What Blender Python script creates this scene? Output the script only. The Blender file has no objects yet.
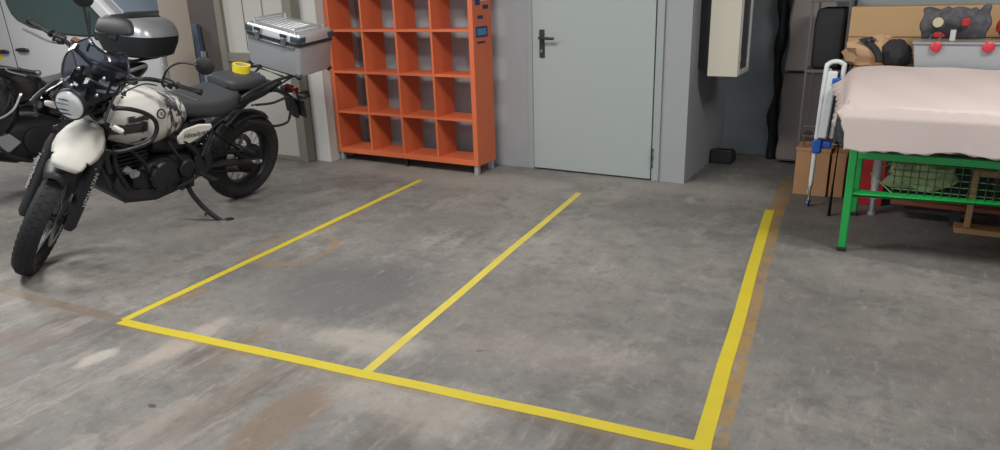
import bpy, bmesh, math, random
from mathutils import Vector, Matrix, noise
random.seed(7)
sc = bpy.context.scene
COL = sc.collection
PI = math.pi
V = Vector

# ------------------------------------------------------------------ materials
def srgb(r, g, b):
    f = lambda c: (c/255/12.92) if c/255 <= .04045 else ((c/255+.055)/1.055)**2.4
    return (f(r), f(g), f(b), 1)

def mat(name, rgb, rough=.6, metal=0., var=.08, vscale=6., bump=0., bscale=40., trans=0., coat=0., emis=None, alpha=1., spec=.5):
    m = bpy.data.materials.new(name); m.use_nodes = True
    nt = m.node_tree; b = nt.nodes['Principled BSDF']
    c = srgb(*rgb)
    tc = nt.nodes.new('ShaderNodeTexCoord')
    n = nt.nodes.new('ShaderNodeTexNoise'); n.inputs['Scale'].default_value = vscale; n.inputs['Detail'].default_value = 5
    nt.links.new(tc.outputs['Object'], n.inputs['Vector'])
    mx = nt.nodes.new('ShaderNodeMix'); mx.data_type = 'RGBA'
    mx.inputs[6].default_value = tuple(max(0, x*(1-var)) for x in c[:3])+(1,)
    mx.inputs[7].default_value = tuple(min(1, x*(1+var)) for x in c[:3])+(1,)
    nt.links.new(n.outputs['Fac'], mx.inputs[0])
    nt.links.new(mx.outputs[2], b.inputs['Base Color'])
    b.inputs['Roughness'].default_value = rough; b.inputs['Metallic'].default_value = metal
    b.inputs['Transmission Weight'].default_value = trans; b.inputs['Coat Weight'].default_value = coat
    b.inputs['Specular IOR Level'].default_value = spec
    b.inputs['Alpha'].default_value = alpha
    if emis: b.inputs['Emission Color'].default_value = srgb(*rgb); b.inputs['Emission Strength'].default_value = emis
    if bump:
        n2 = nt.nodes.new('ShaderNodeTexNoise'); n2.inputs['Scale'].default_value = bscale; n2.inputs['Detail'].default_value = 6
        nt.links.new(tc.outputs['Object'], n2.inputs['Vector'])
        bp = nt.nodes.new('ShaderNodeBump'); bp.inputs['Strength'].default_value = bump; bp.inputs['Distance'].default_value = .01
        nt.links.new(n2.outputs['Fac'], bp.inputs['Height']); nt.links.new(bp.outputs['Normal'], b.inputs['Normal'])
    return m

class NT:
    """small helper for node maths"""
    def __init__(s, m): s.nt = m.node_tree; s.b = s.nt.nodes['Principled BSDF']
    def val(s, x, sock):
        if isinstance(x, (int, float)): sock.default_value = x
        else: s.nt.links.new(x, sock)
    def m(s, op, a, b=0., c=0., clamp=False):
        n = s.nt.nodes.new('ShaderNodeMath'); n.operation = op; n.use_clamp = clamp
        s.val(a, n.inputs[0]); s.val(b, n.inputs[1])
        if op in ('MULTIPLY_ADD', 'SMOOTH_MIN', 'SMOOTH_MAX'): s.val(c, n.inputs[2])
        return n.outputs[0]
    def ramp(s, x, lo, hi):
        n = s.nt.nodes.new('ShaderNodeMapRange'); n.interpolation_type = 'SMOOTHSTEP'
        s.val(x, n.inputs[0]); n.inputs[1].default_value = lo; n.inputs[2].default_value = hi
        return n.outputs[0]
    def noise(s, vec, scale, detail=4, rough=.5, dist=0.):
        n = s.nt.nodes.new('ShaderNodeTexNoise'); n.inputs['Scale'].default_value = scale
        n.inputs['Detail'].default_value = detail; n.inputs['Roughness'].default_value = rough; n.inputs['Distortion'].default_value = dist
        s.nt.links.new(vec, n.inputs['Vector']); return n.outputs['Fac']
    def mapping(s, vec, loc=(0,0,0), rot=(0,0,0), scale=(1,1,1)):
        n = s.nt.nodes.new('ShaderNodeMapping'); n.inputs[1].default_value = loc; n.inputs[2].default_value = rot; n.inputs[3].default_value = scale
        s.nt.links.new(vec, n.inputs[0]); return n.outputs[0]
    def mix(s, f, a, b):
        n = s.nt.nodes.new('ShaderNodeMix'); n.data_type = 'RGBA'
        s.val(f, n.inputs[0])
        for x, i in ((a, 6), (b, 7)):
            if isinstance(x, tuple): n.inputs[i].default_value = x
            else: s.nt.links.new(x, n.inputs[i])
        return n.outputs[2]
    def obj(s):
        n = s.nt.nodes.new('ShaderNodeTexCoord'); return n.outputs['Object']
    def xyz(s, vec):
        n = s.nt.nodes.new('ShaderNodeSeparateXYZ'); s.nt.links.new(vec, n.inputs[0]); return n.outputs

def floor_material():
    m = bpy.data.materials.new('worn_concrete'); m.use_nodes = True
    N = NT(m); P = N.obj(); x, y, z = N.xyz(P)
    big = N.noise(P, .8, 7, .62, .1)
    med = N.noise(P, 2.8, 9, .74, .15)
    fine = N.noise(P, 24, 9, .8)
    st = N.noise(N.mapping(P, rot=(0, 0, .2), scale=(2.2, .9, 1)), 1.9, 9, .72, .15)
    col = N.mix(N.ramp(big, .36, .64), srgb(107, 106, 104), srgb(127, 124, 120))
    col = N.mix(N.m('MULTIPLY', N.ramp(med, .49, .62), .6), col, srgb(92, 90, 88))
    col = N.mix(N.m('MULTIPLY', N.ramp(st, .53, .68), .5), col, srgb(154, 150, 143))
    mot = N.noise(P, 8.5, 9, .78, .1)
    col = N.mix(N.m('MULTIPLY', N.ramp(mot, .50, .62), .5), col, srgb(86, 84, 84))
    col = N.mix(N.m('MULTIPLY', N.ramp(mot, .46, .34), .4), col, srgb(150, 147, 142))
    # front lane: brushed streaks running away from the camera, warmer
    lane = N.ramp(N.m('ADD', y, N.m('MULTIPLY', x, -.105)), 2.02, 1.94)
    strk = N.noise(N.mapping(P, rot=(0, 0, -.06), scale=(3.4, .75, 1)), 1.9, 9, .66, .35)
    strk2 = N.noise(N.mapping(P, loc=(5, 3, 0), rot=(0, 0, -.06), scale=(3.0, .6, 1)), 1.5, 8, .6, .3)
    col = N.mix(N.m('MULTIPLY', lane, N.m('MULTIPLY', N.ramp(strk, .52, .60), .6)), col, srgb(144, 136, 130))
    col = N.mix(N.m('MULTIPLY', lane, N.m('MULTIPLY', N.ramp(strk2, .49, .40), .65)), col, srgb(88, 79, 74))
    def blob(cx, cy, rx, ry, rot, lo, hi, amt, c, nz=.35, sc=2.3):
        nonlocal col
        dx = N.m('SUBTRACT', x, cx); dy = N.m('SUBTRACT', y, cy)
        ca, sa = math.cos(rot), math.sin(rot)
        u = N.m('DIVIDE', N.m('ADD', N.m('MULTIPLY', dx, ca), N.m('MULTIPLY', dy, sa)), rx)
        v = N.m('DIVIDE', N.m('SUBTRACT', N.m('MULTIPLY', dy, ca), N.m('MULTIPLY', dx, sa)), ry)
        d = N.m('SQRT', N.m('ADD', N.m('MULTIPLY', u, u), N.m('MULTIPLY', v, v)))
        d = N.m('ADD', d, N.m('MULTIPLY', N.m('SUBTRACT', N.noise(P, sc, 8, .7), .5), nz*2.6))
        col = N.mix(N.m('MULTIPLY', N.ramp(d, hi, lo), amt), col, c)
    blob(-2.30, 2.42, .50, .42, .3, .5, 1.1, .75, srgb(84, 86, 88), .4, 3.4)       # dark grey oil patch in the first bay
    blob(-2.65, 2.32, .55, .50, .3, .5, 1.2, .5, srgb(96, 96, 96), .4, 3.4)
    blob(-1.4, 2.75, .55, .45, .3, .4, 1.2, .35, srgb(100, 97, 94), .4, 3)
    blob(-2.6, 3.5, .6, .35, .5, .4, 1.2, .3, srgb(100, 99, 97), .4, 3)
    blob(-1.35, 4.3, .6, .35, .2, .4, 1.2, .4, srgb(98, 96, 94), .4, 3)
    blob(-.28, 3.1, .28, .55, .1, .4, 1.2, .45, srgb(98, 95, 92), .4, 3)
    blob(.35, 2.9, .45, .5, .1, .4, 1.2, .3, srgb(104, 97, 92), .4, 3)
    blob(-.1, 3.7, .5, .22, 0, .4, 1.2, .3, srgb(146, 143, 137), .4, 3)
    blob(-1.86, 2.04, .30, .14, .2, .4, 1.15, .65, srgb(158, 153, 145), .5, 7)       # pale scuffs by the tape
    blob(-1.30, 1.75, .28, .22, .2, .3, 1.15, .6, srgb(158, 153, 146), .5, 7)
    blob(-1.62, 1.70, .26, .18, .2, .3, 1.15, .5, srgb(156, 151, 144), .5, 7)
    blob(-1.15, 2.3, .55, .18, .2, .3, 1.15, .35, srgb(148, 140, 134), .5, 5)
    blob(-2.58, 1.68, .085, .30, .10, .5, 1.05, .75, srgb(160, 150, 143), .3, 9)      # narrow pale strokes
    blob(-2.79, 1.42, .06, .12, .0, .5, 1.05, .8, srgb(166, 162, 155), .4, 11)
    blob(-2.32, 1.75, .10, .30, .10, .4, 1.1, .35, srgb(118, 100, 84), .3, 7)
    blob(-1.76, 1.45, .13, .30, .0, .6, 1.05, .65, srgb(116, 96, 80), .3, 8)          # brown rusty stroke
    blob(-2.05, 1.45, .10, .4, .0, .4, 1.1, .4, srgb(114, 98, 88), .3, 8)
    blob(-3.3, 1.35, .3, .12, .3, .4, 1.1, .45, srgb(104, 90, 80), .4, 6)
    blob(-3.35, 1.1, .5, .10, .3, .4, 1.1, .4, srgb(108, 92, 80), .4, 6)
    blob(-3.2, 4.55, 1.6, .3, 0, .4, 1.2, .5, srgb(150, 146, 139), .4, 4)
    blob(-1.4, 4.95, .9, .22, 0, .4, 1.2, .5, srgb(150, 146, 140), .4, 5)
    blob(-4.0, 2.7, .5, .35, 0, .3, 1.2, .35, srgb(148, 144, 138), .4, 5)
    blob(-2.25, 1.29, .025, .014, 0, .6, 1.0, .85, srgb(50, 48, 46), .1, 9)
    # straight-edged shadow painted into the floor colour around table and bench
    floor_shade = N.m('MULTIPLY', N.ramp(N.m('ADD', y, N.m('MULTIPLY', x, .147)), 3.925, 3.965), N.ramp(x, -.72, -.60))
    col = N.mix(N.m('MULTIPLY', floor_shade, .55), col, srgb(84, 82, 80))
    scr = N.noise(N.mapping(P, rot=(0, 0, .5), scale=(9, 2.2, 1)), 3.2, 9, .8, .1)
    col = N.mix(N.m('MULTIPLY', N.ramp(scr, .54, .66), .35), col, srgb(158, 154, 148))
    # residue of old tape: straight ochre strips and a ring
    def strip(ax, ay, bx, by, w, amt, c):
        nonlocal col
        L = math.hypot(bx-ax, by-ay); ca, sa = (bx-ax)/L, (by-ay)/L
        dx = N.m('SUBTRACT', x, ax); dy = N.m('SUBTRACT', y, ay)
        t = N.m('ADD', N.m('MULTIPLY', dx, ca), N.m('MULTIPLY', dy, sa))
        s = N.m('ABSOLUTE', N.m('SUBTRACT', N.m('MULTIPLY', dy, ca), N.m('MULTIPLY', dx, sa)))
        k = N.m('MULTIPLY', N.ramp(s, w, w*.75), N.m('MULTIPLY', N.ramp(t, -.02, .03), N.ramp(t, L+.02, L-.03)))
        k = N.m('MULTIPLY', k, N.ramp(N.noise(P, 7, 6, .7), .30, .58))
        col = N.mix(N.m('MULTIPLY', k, amt), col, c)
    och = srgb(132, 104, 62)
    strip(-.385, 1.98, -.64, 4.66, .033, .8, srgb(150, 118, 62))
    strip(-.64, 4.50, -.70, 5.55, .055, .75, srgb(146, 112, 58))
    strip(-4.3, 1.60, -3.02, 1.69, .034, .7, srgb(112, 92, 70))
    strip(-3.0, 1.66, -.45, 1.93, .035, .35, och)
    strip(-3.05, 1.80, -2.98, 2.12, .035, .6, och)
    strip(-3.10, 3.0, -3.12, 3.5, .03, .55, och)
    rx_, ry_ = N.m('DIVIDE', N.m('SUBTRACT', x, -3.01), .22), N.m('DIVIDE', N.m('SUBTRACT', y, 2.75), .25)
    rd = N.m('ABSOLUTE', N.m('SUBTRACT', N.m('SQRT', N.m('ADD', N.m('MULTIPLY', rx_, rx_), N.m('MULTIPLY', ry_, ry_))), 1.0))
    rk = N.m('MULTIPLY', N.ramp(N.m('ADD', rd, N.m('MULTIPLY', N.m('SUBTRACT', N.noise(P, 5, 4, .6), .5), .5)), .16, .06), N.ramp(N.noise(P, 3.4, 4, .6), .36, .50))
    col = N.mix(N.m('MULTIPLY', rk, .65), col, srgb(134, 112, 84))
    col = N.mix(N.m('MULTIPLY', N.ramp(fine, .45, .70), .30), col, srgb(88, 85, 82))
    spk = N.noise(P, 9, 3, .5)
    col = N.mix(N.m('MULTIPLY', N.ramp(spk, .73, .77), .6), col, srgb(70, 68, 66))
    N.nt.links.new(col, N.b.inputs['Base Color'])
    N.nt.links.new(N.m('ADD', N.m('MULTIPLY', med, .25), .42), N.b.inputs['Roughness'])
    N.b.inputs['Specular IOR Level'].default_value = .35
    bp = N.nt.nodes.new('ShaderNodeBump'); bp.inputs['Strength'].default_value = .25; bp.inputs['Distance'].default_value = .008
    N.nt.links.new(N.m('ADD', fine, med), bp.inputs['Height']); N.nt.links.new(bp.outputs['Normal'], N.b.inputs['Normal'])
    return m

def brickwall_material(name, rgb, k=.5):
    m = bpy.data.materials.new(name); m.use_nodes = True
    N = NT(m); P = N.obj(); c = srgb(*rgb)
    v = N.mapping(P, rot=(PI/2, 0, 0))
    b = N.nt.nodes.new('ShaderNodeTexBrick'); b.inputs['Scale'].default_value = 2.2; b.inputs['Mortar Size'].default_value = .012
    b.inputs['Color1'].default_value = c; b.inputs['Color2'].default_value = tuple(q*.95 for q in c[:3])+(1,)
    b.inputs['Mortar'].default_value = tuple(q*.94 for q in c[:3])+(1,)
    N.nt.links.new(v, b.inputs['Vector'])
    col = N.mix(N.m('MULTIPLY', N.ramp(N.noise(P, 2.2, 6, .6), .4, .75), .35), b.outputs[0], tuple(q*.78 for q in c[:3])+(1,))
    N.nt.links.new(col, N.b.inputs['Base Color']); N.b.inputs['Roughness'].default_value = .7
    bp = N.nt.nodes.new('ShaderNodeBump'); bp.inputs['Strength'].default_value = .3; bp.inputs['Distance'].default_value = .006
    N.nt.links.new(N.m('ADD', N.m('MULTIPLY', b.outputs[1], -1), N.m('MULTIPLY', N.noise(P, 40, 5, .6), .4)), bp.inputs['Height'])
    N.nt.links.new(bp.outputs['Normal'], N.b.inputs['Normal'])
    return m

def tank_material():
    m = bpy.data.materials.new('white_camo_paint'); m.use_nodes = True
    N = NT(m); P = N.obj(); x, y, z = N.xyz(P)
    w = srgb(205, 204, 200); dk = srgb(48, 52, 58)
    n = N.noise(N.mapping(P, rot=(0, .7, 0), scale=(1.6, .7, 1)), 13, 5, .65, .5)
    reg = N.m('MULTIPLY', N.ramp(x, .60, .66), N.ramp(x, .84, .80))
    reg = N.m('MULTIPLY', reg, N.ramp(z, .66, .70))
    k = N.m('MULTIPLY', reg, N.ramp(n, .47, .50))
    col = N.mix(k, w, dk)
    wob = N.m('MULTIPLY', N.m('SUBTRACT', N.noise(N.mapping(P, scale=(1, 1, 4)), 14, 5, .6), .5), .07)
    zz = N.m('ADD', z, wob)
    band = N.m('MULTIPLY', N.m('MULTIPLY', N.ramp(zz, .770, .775), N.ramp(zz, .845, .840)), N.m('MULTIPLY', N.ramp(x, .97, .99), N.ramp(N.m('ABSOLUTE', y), .10, .12)))
    band2 = N.m('MULTIPLY', N.m('MULTIPLY', N.ramp(zz, .84, .85), N.ramp(zz, .885, .87)), N.m('MULTIPLY', N.ramp(x, 1.12, 1.10), N.ramp(x, .95, .98)))
    col = N.mix(N.m('MAXIMUM', band, band2), col, srgb(36, 40, 44))
    N.nt.links.new(col, N.b.inputs['Base Color']); N.b.inputs['Roughness'].default_value = .3
    N.b.inputs['Coat Weight'].default_value = .5
    return m

def weave_material(name, c1, c2, scale=120):
    m = bpy.data.materials.new(name); m.use_nodes = True
    N = NT(m); P = N.obj()
    col = N.mix(N.ramp(N.noise(P, scale, 3, .6), .35, .65), srgb(*c1), srgb(*c2))
    N.nt.links.new(col, N.b.inputs['Base Color']); N.b.inputs['Roughness'].default_value = .9
    return m

M = {}
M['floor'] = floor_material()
M['wall'] = mat('grey_painted_wall', (152, 155, 159), .65, var=.07, vscale=1.8, bump=.12, bscale=60)
M['wall_white'] = mat('offwhite_wall', (196, 196, 192), .7, var=.05, vscale=1.5, bump=.1)
M['wall_beige'] = mat('beige_wall', (150, 138, 128), .7, var=.05, vscale=1.5)
M['wall_blue'] = mat('pale_blue_wall', (176, 186, 200), .7, var=.04, vscale=1.5)
M['brick'] = brickwall_material('painted_block_wall', (128, 135, 140))
M['ceiling'] = mat('ceiling_paint', (190, 190, 188), .9, var=.05)
M['door'] = mat('grey_steel_door', (160, 168, 166), .42, var=.03, vscale=1.2)
M['doorframe'] = mat('grey_steel_frame', (150, 158, 158), .45, var=.03)
M['olive'] = mat('olive_grey_frame', (122, 120, 110), .6)
M['panel'] = mat('pale_panel', (182, 180, 174), .6, var=.04, vscale=2)
M['column'] = mat('brown_column', (84, 76, 74), .7, var=.12, vscale=3)
M['bluebar'] = mat('blue_grey_bar', (70, 84, 102), .5, var=.1)
M['capdark'] = mat('dark_corner_plastic', (52, 62, 72), .4)
M['palebar'] = mat('pale_bar_edge', (150, 150, 150), .5)
M['tape'] = mat('yellow_floor_tape', (188, 172, 46), .45, var=.10, vscale=9)
M['tapefade'] = mat('yellow_floor_tape_worn', (188, 173, 74), .5, var=.14, vscale=9)
M['orange'] = mat('orange_lacquer', (206, 104, 64), .5, var=.05, vscale=3, coat=.1)
M['orange_side'] = mat('orange_scuffed', (196, 92, 56), .5, var=.08, vscale=5)
M['alu'] = mat('brushed_aluminium', (178, 180, 184), .42, .55, var=.05, vscale=12)
M['alu_lid'] = mat('aluminium_lid', (206, 208, 212), .32, .7, var=.05, vscale=12)
M['silver'] = mat('silver_plastic', (176, 178, 184), .3, .4, var=.03)
M['steel'] = mat('steel', (150, 150, 152), .3, .9)
M['black'] = mat('black_plastic', (36, 38, 42), .5, var=.15, vscale=14)
M['blackgloss'] = mat('black_gloss_paint', (22, 24, 30), .2, var=.05, coat=.6)
M['blackmetal'] = mat('black_metal', (38, 40, 43), .45, .3, var=.15, vscale=18)
M['engine'] = mat('dark_engine_casting', (48, 48, 50), .5, .5, var=.2, vscale=20)
M['rubber'] = mat('tyre_rubber', (36, 37, 38), .85, var=.2, vscale=25)
M['seat'] = mat('dark_seat_vinyl', (58, 60, 64), .55, var=.08, vscale=20, bump=.2, bscale=160)
M['seatblk'] = mat('black_seat_side', (44, 46, 50), .6, var=.1)
M['tank'] = tank_material()
M['white'] = mat('white_plastic_paint', (206, 204, 198), .62, var=.03)
M['letter'] = mat('white_lettering', (190, 190, 190), .5, var=.02)
M['letterdk'] = mat('dark_lettering', (40, 40, 44), .5, var=.02)
M['smoke'] = mat('smoked_screen', (132, 138, 154), .06, var=0., trans=1.0)
M['lens'] = mat('headlamp_lens', (225, 228, 228), .18, .1, var=.1, vscale=60, coat=.8)
M['lenscell'] = mat('headlamp_reflector', (200, 202, 200), .15, .9, var=.2, vscale=40)
M['amber'] = mat('clear_indicator', (205, 203, 196), .2, var=.1, coat=.5)
M['red'] = mat('red_reflector', (150, 40, 34), .3, var=.05, coat=.3)
M['redp'] = mat('red_plastic', (170, 36, 40), .4, var=.05)
M['redlatch'] = mat('red_latch', (196, 52, 66), .4, var=.05)
M['tapeyel'] = mat('yellow_roll_tape', (222, 200, 40), .4, var=.04)
M['cardcore'] = mat('cardboard_core', (190, 180, 150), .8)
M['van'] = mat('white_van_paint', (186, 188, 190), .3, var=.02, vscale=1, coat=.5)
M['vanseam'] = mat('van_black_trim', (30, 32, 35), .5)
M['vanglass'] = mat('van_green_glass', (38, 62, 62), .08, .0, var=.1, vscale=2, coat=1.)
M['screensheen'] = mat('pale_windscreen', (160, 172, 190), .25, var=.04, coat=.6)  # pale reflection painted into the windscreen colour in place of dark glass
M['vanint'] = mat('van_interior', (26, 38, 40), .8)
M['green'] = mat('green_enamel', (26, 156, 72), .4, var=.06, coat=.3)
M['greenwire'] = mat('green_wire', (120, 176, 118), .45, var=.06)
M['cloth'] = mat('pale_pink_cloth', (198, 184, 180), .85, var=.03, vscale=4, bump=.15, bscale=220)
M['card'] = mat('cardboard', (186, 152, 112), .8, var=.06, vscale=4)
M['carddark'] = mat('dark_cardboard', (96, 72, 54), .85, var=.1, vscale=4)
M['wood'] = mat('pine_wood', (172, 130, 92), .6, var=.16, vscale=9)
M['woodred'] = mat('red_brown_wood', (126, 66, 44), .6, var=.12, vscale=6)
M['foam'] = mat('grey_brown_foam', (156, 148, 144), .9, var=.07, vscale=3)
M['foam2'] = mat('dark_brown_foam', (122, 114, 111), .9, var=.07, vscale=3)
M['darkfab'] = mat('black_fabric', (40, 40, 44), .85, var=.2, vscale=10)
M['mesh'] = weave_material('dark_mesh_fabric', (30, 32, 38), (84, 88, 98), 90)
M['print'] = weave_material('grey_printed_fabric', (70, 70, 76), (92, 90, 94), 30)
M['beigefab'] = mat('beige_fabric', (184, 150, 116), .8, var=.08, vscale=7)
M['clearbox'] = mat('clear_plastic', (206, 210, 214), .3, trans=.45, var=.06, vscale=8)
M['clearlid'] = mat('clear_lid', (170, 172, 176), .3, trans=.3)
M['greyfill'] = mat('grey_cartons', (140, 148, 158), .7, var=.1, vscale=9)
M['whitemetal'] = mat('white_enamel', (214, 218, 220), .35, var=.03)
M['bluep'] = mat('blue_plastic', (30, 84, 176), .4, var=.04)
M['cabinet'] = mat('cream_steel', (196, 190, 176), .5, var=.03, vscale=2)
M['rack'] = mat('grey_rack_steel', (96, 92, 90), .45, .3, var=.1)
M['yellow'] = mat('yellow_sticker', (226, 186, 30), .5)
M['netgreen'] = mat('pale_net', (150, 158, 120), .8, var=.2, vscale=30)
M['bluelabel'] = mat('blue_label', (60, 130, 176), .5, var=.1, vscale=40)
M['navy'] = mat('navy_label', (32, 44, 92), .5, var=.1, vscale=40)
M['brass'] = mat('gauge_face', (60, 66, 74), .2, coat=.5)

# ------------------------------------------------------------------ mesh helpers
def link(o, parent=None, S=None):
    COL.objects.link(o)
    if parent is not None: o.parent = parent
    if S is not None: o.matrix_local = S
    return o

def obj(name, bm, m, parent=None, S=None, smooth=True, bevel=0., kind=None, sub=0, solid=0.):
    bmesh.ops.recalc_face_normals(bm, faces=bm.faces)
    me = bpy.data.meshes.new(name); bm.to_mesh(me); bm.free()
    mm = M[m] if isinstance(m, str) else m
    me.materials.append(mm)
    for p in me.polygons: p.use_smooth = smooth
    o = bpy.data.objects.new(name, me); link(o, parent, S)
    if solid: d = o.modifiers.new('solid', 'SOLIDIFY'); d.thickness = solid; d.offset = 0
    if bevel:
        d = o.modifiers.new('bevel', 'BEVEL'); d.width = bevel; d.segments = 2; d.limit_method = 'ANGLE'; d.angle_limit = math.radians(40)
        d.harden_normals = False
    if sub: d = o.modifiers.new('sub', 'SUBSURF'); d.levels = sub; d.render_levels = sub
    if smooth:
        try: me.set_sharp_from_angle(angle=math.radians(38))
        except Exception: pass
    if kind: o['kind'] = kind
    return o

def empty(name, loc=(0,0,0), mtx=None, parent=None):
    o = bpy.data.objects.new(name, None); link(o, parent)
    if mtx is not None: o.matrix_world = mtx
    else: o.location = loc
    o.empty_display_size = .1
    return o

def tag(o, label, cat, group=None):
    o['label'] = label; o['category'] = cat
    if group: o['group'] = group
    return o

def B(): return bmesh.new()

def box(bm, c, s, R=None):
    """box with centre c, full sizes s, optional 3x3/4x4 rotation"""
    r = bmesh.ops.create_cube(bm, size=1.0)
    mt = Matrix.Translation(V(c)) @ (R.to_4x4() if R else Matrix()) @ Matrix.Diagonal((s[0], s[1], s[2], 1))
    bmesh.ops.transform(bm, matrix=mt, verts=r['verts']); return r['verts']

def bx(bm, a, b):
    c = [(a[i]+b[i])/2 for i in range(3)]; s = [abs(b[i]-a[i]) for i in range(3)]
    return box(bm, c, s)

def frame_of(d, up=V((0,0,1))):
    d = V(d).normalized()
    u = up if abs(d.dot(up)) < .95 else V((1,0,0))
    a = d.cross(u).normalized(); b = a.cross(d).normalized()
    return a, b, d

def tube(bm, pts, r, seg=10, caps=True, closed=False):
    pts = [V(p) for p in pts]; n = len(pts)
    rr = r if isinstance(r, (list, tuple)) else [r]*n
    rings = []; prev = None
    for i, p in enumerate(pts):
        if closed: d = pts[(i+1) % n]-pts[i-1]
        else: d = pts[min(i+1, n-1)]-pts[max(i-1, 0)]
        if d.length < 1e-9: d = V((0,0,1))
        d.normalize()
        if prev is None: a, b, _ = frame_of(d)
        else:
            a = (prev - d*prev.dot(d))
            a = a.normalized() if a.length > 1e-6 else frame_of(d)[0]
            b = d.cross(a)
        prev = a
        rings.append([bm.verts.new(p + a*math.cos(2*PI*k/seg)*rr[i] + b*math.sin(2*PI*k/seg)*rr[i]) for k in range(seg)])
    m = n if closed else n-1
    for i in range(m):
        A, Bq = rings[i], rings[(i+1) % n]
        for k in range(seg):
            bm.faces.new((A[k], A[(k+1) % seg], Bq[(k+1) % seg], Bq[k]))
    if caps and not closed:
        bm.faces.new(rings[0][::-1]); bm.faces.new(rings[-1])

def smooth_path(pts, n=6):
    """Catmull-Rom"""
    P = [V(p) for p in pts]; P = [P[0]*2-P[1]]+P+[P[-1]*2-P[-2]]; out = []
    for i in range(1, len(P)-2):
        for k in range(n):
            t = k/n; a, b, c, d = P[i-1], P[i], P[i+1], P[i+2]
            out.append(.5*((2*b)+(-a+c)*t+(2*a-5*b+4*c-d)*t*t+(-a+3*b-3*c+d)*t**3))
    out.append(P[-2]); return out

def lathe(bm, prof, o=(0,0,0), axis=(0,1,0), seg=40, closed=False):
    """prof: list of (radius, distance along axis)"""
    a, b, d = frame_of(axis); o = V(o); rings = []
    for r, h in prof:
        rings.append([bm.verts.new(o + d*h + (a*math.cos(2*PI*k/seg)+b*math.sin(2*PI*k/seg))*max(r, 1e-4)) for k in range(seg)])
    for i in range(len(rings)-(0 if closed else 1)):
        A, Bq = rings[i], rings[(i+1) % len(rings)]
        for k in range(seg): bm.faces.new((A[k], A[(k+1) % seg], Bq[(k+1) % seg], Bq[k]))
    if not closed:
        if prof[0][0] > 1e-3: bm.faces.new(rings[0][::-1])
        if prof[-1][0] > 1e-3: bm.faces.new(rings[-1])

def sring(cx, cy, cz, hy, hz, e=2.6, n=24, tilt=0.):
    """superellipse ring in the y-z plane at x = cx"""
    out = []
    for k in range(n):
        t = 2*PI*k/n; c, s = math.cos(t), math.sin(t)
        yy = math.copysign(abs(c)**(2/e), c)*hy; zz = math.copysign(abs(s)**(2/e), s)*hz
        out.append(V((cx+zz*tilt, cy+yy, cz+zz)))
    return out

def loft(bm, rings, caps=True):
    R = [[bm.verts.new(p) for p in r] for r in rings]; n = len(R[0])
    for i in range(len(R)-1):
        for k in range(n): bm.faces.new((R[i][k], R[i][(k+1) % n], R[i+1][(k+1) % n], R[i+1][k]))
    if caps: bm.faces.new(R[0][::-1]); bm.faces.new(R[-1])

def prism(bm, pts, axis, h0, h1):
    """polygon pts (2-D) extruded along axis 'x','y' or 'z' from h0 to h1"""
    def P(p, h):
        return {'y': V((p[0], h, p[1])), 'x': V((h, p[0], p[1])), 'z': V((p[0], p[1], h))}[axis]
    a = [bm.verts.new(P(p, h0)) for p in pts]; b = [bm.verts.new(P(p, h1)) for p in pts]
    bm.faces.new(a[::-1]); bm.faces.new(b)
    for i in range(len(pts)):
        j = (i+1) % len(pts); bm.faces.new((a[i], a[j], b[j], b[i]))

def text(name, s, size, m, parent, mtx, thick=.001, shear=0.):
    cu = bpy.data.curves.new(name, 'FONT'); cu.body = s; cu.size = size; cu.extrude = thick; cu.align_x = 'CENTER'; cu.align_y = 'CENTER'; cu.shear = shear
    t = bpy.data.objects.new(name+'_tmp', cu); COL.objects.link(t)
    dg = bpy.context.evaluated_depsgraph_get(); me = bpy.data.meshes.new_from_object(t.evaluated_get(dg))
    bpy.data.objects.remove(t); bpy.data.curves.remove(cu)
    me.name = name; me.materials.clear(); me.materials.append(M[m])
    o = bpy.data.objects.new(name, me); link(o, parent); o.matrix_local = mtx
    return o

def axes(x, y, o):
    x = V(x).normalized(); y = V(y); y = (y-x*x.dot(y)).normalized(); z = x.cross(y)
    m = Matrix((x, y, z)).transposed().to_4x4(); m.translation = V(o); return m

# ------------------------------------------------------------------ camera
H = 1.4
cam = bpy.data.cameras.new('camera'); co = bpy.data.objects.new('camera', cam); COL.objects.link(co)
cam.sensor_fit = 'HORIZONTAL'; cam.sensor_width = 36; cam.lens = 706.276/1000*36; cam.clip_start = .05; cam.clip_end = 100
pitch, roll, yaw = 0.320617909, -0.0318155436, 0.529970480
fw = V((-math.sin(yaw)*math.cos(pitch), math.cos(yaw)*math.cos(pitch), -math.sin(pitch)))
r0 = V((math.cos(yaw), math.sin(yaw), 0)); u0 = r0.cross(fw)
rt = r0*math.cos(roll)+u0*math.sin(roll); up = -r0*math.sin(roll)+u0*math.cos(roll)
mc = Matrix((rt, up, -fw)).transposed().to_4x4(); mc.translation = (0, 0, H)
co.matrix_world = mc; sc.camera = co

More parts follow.
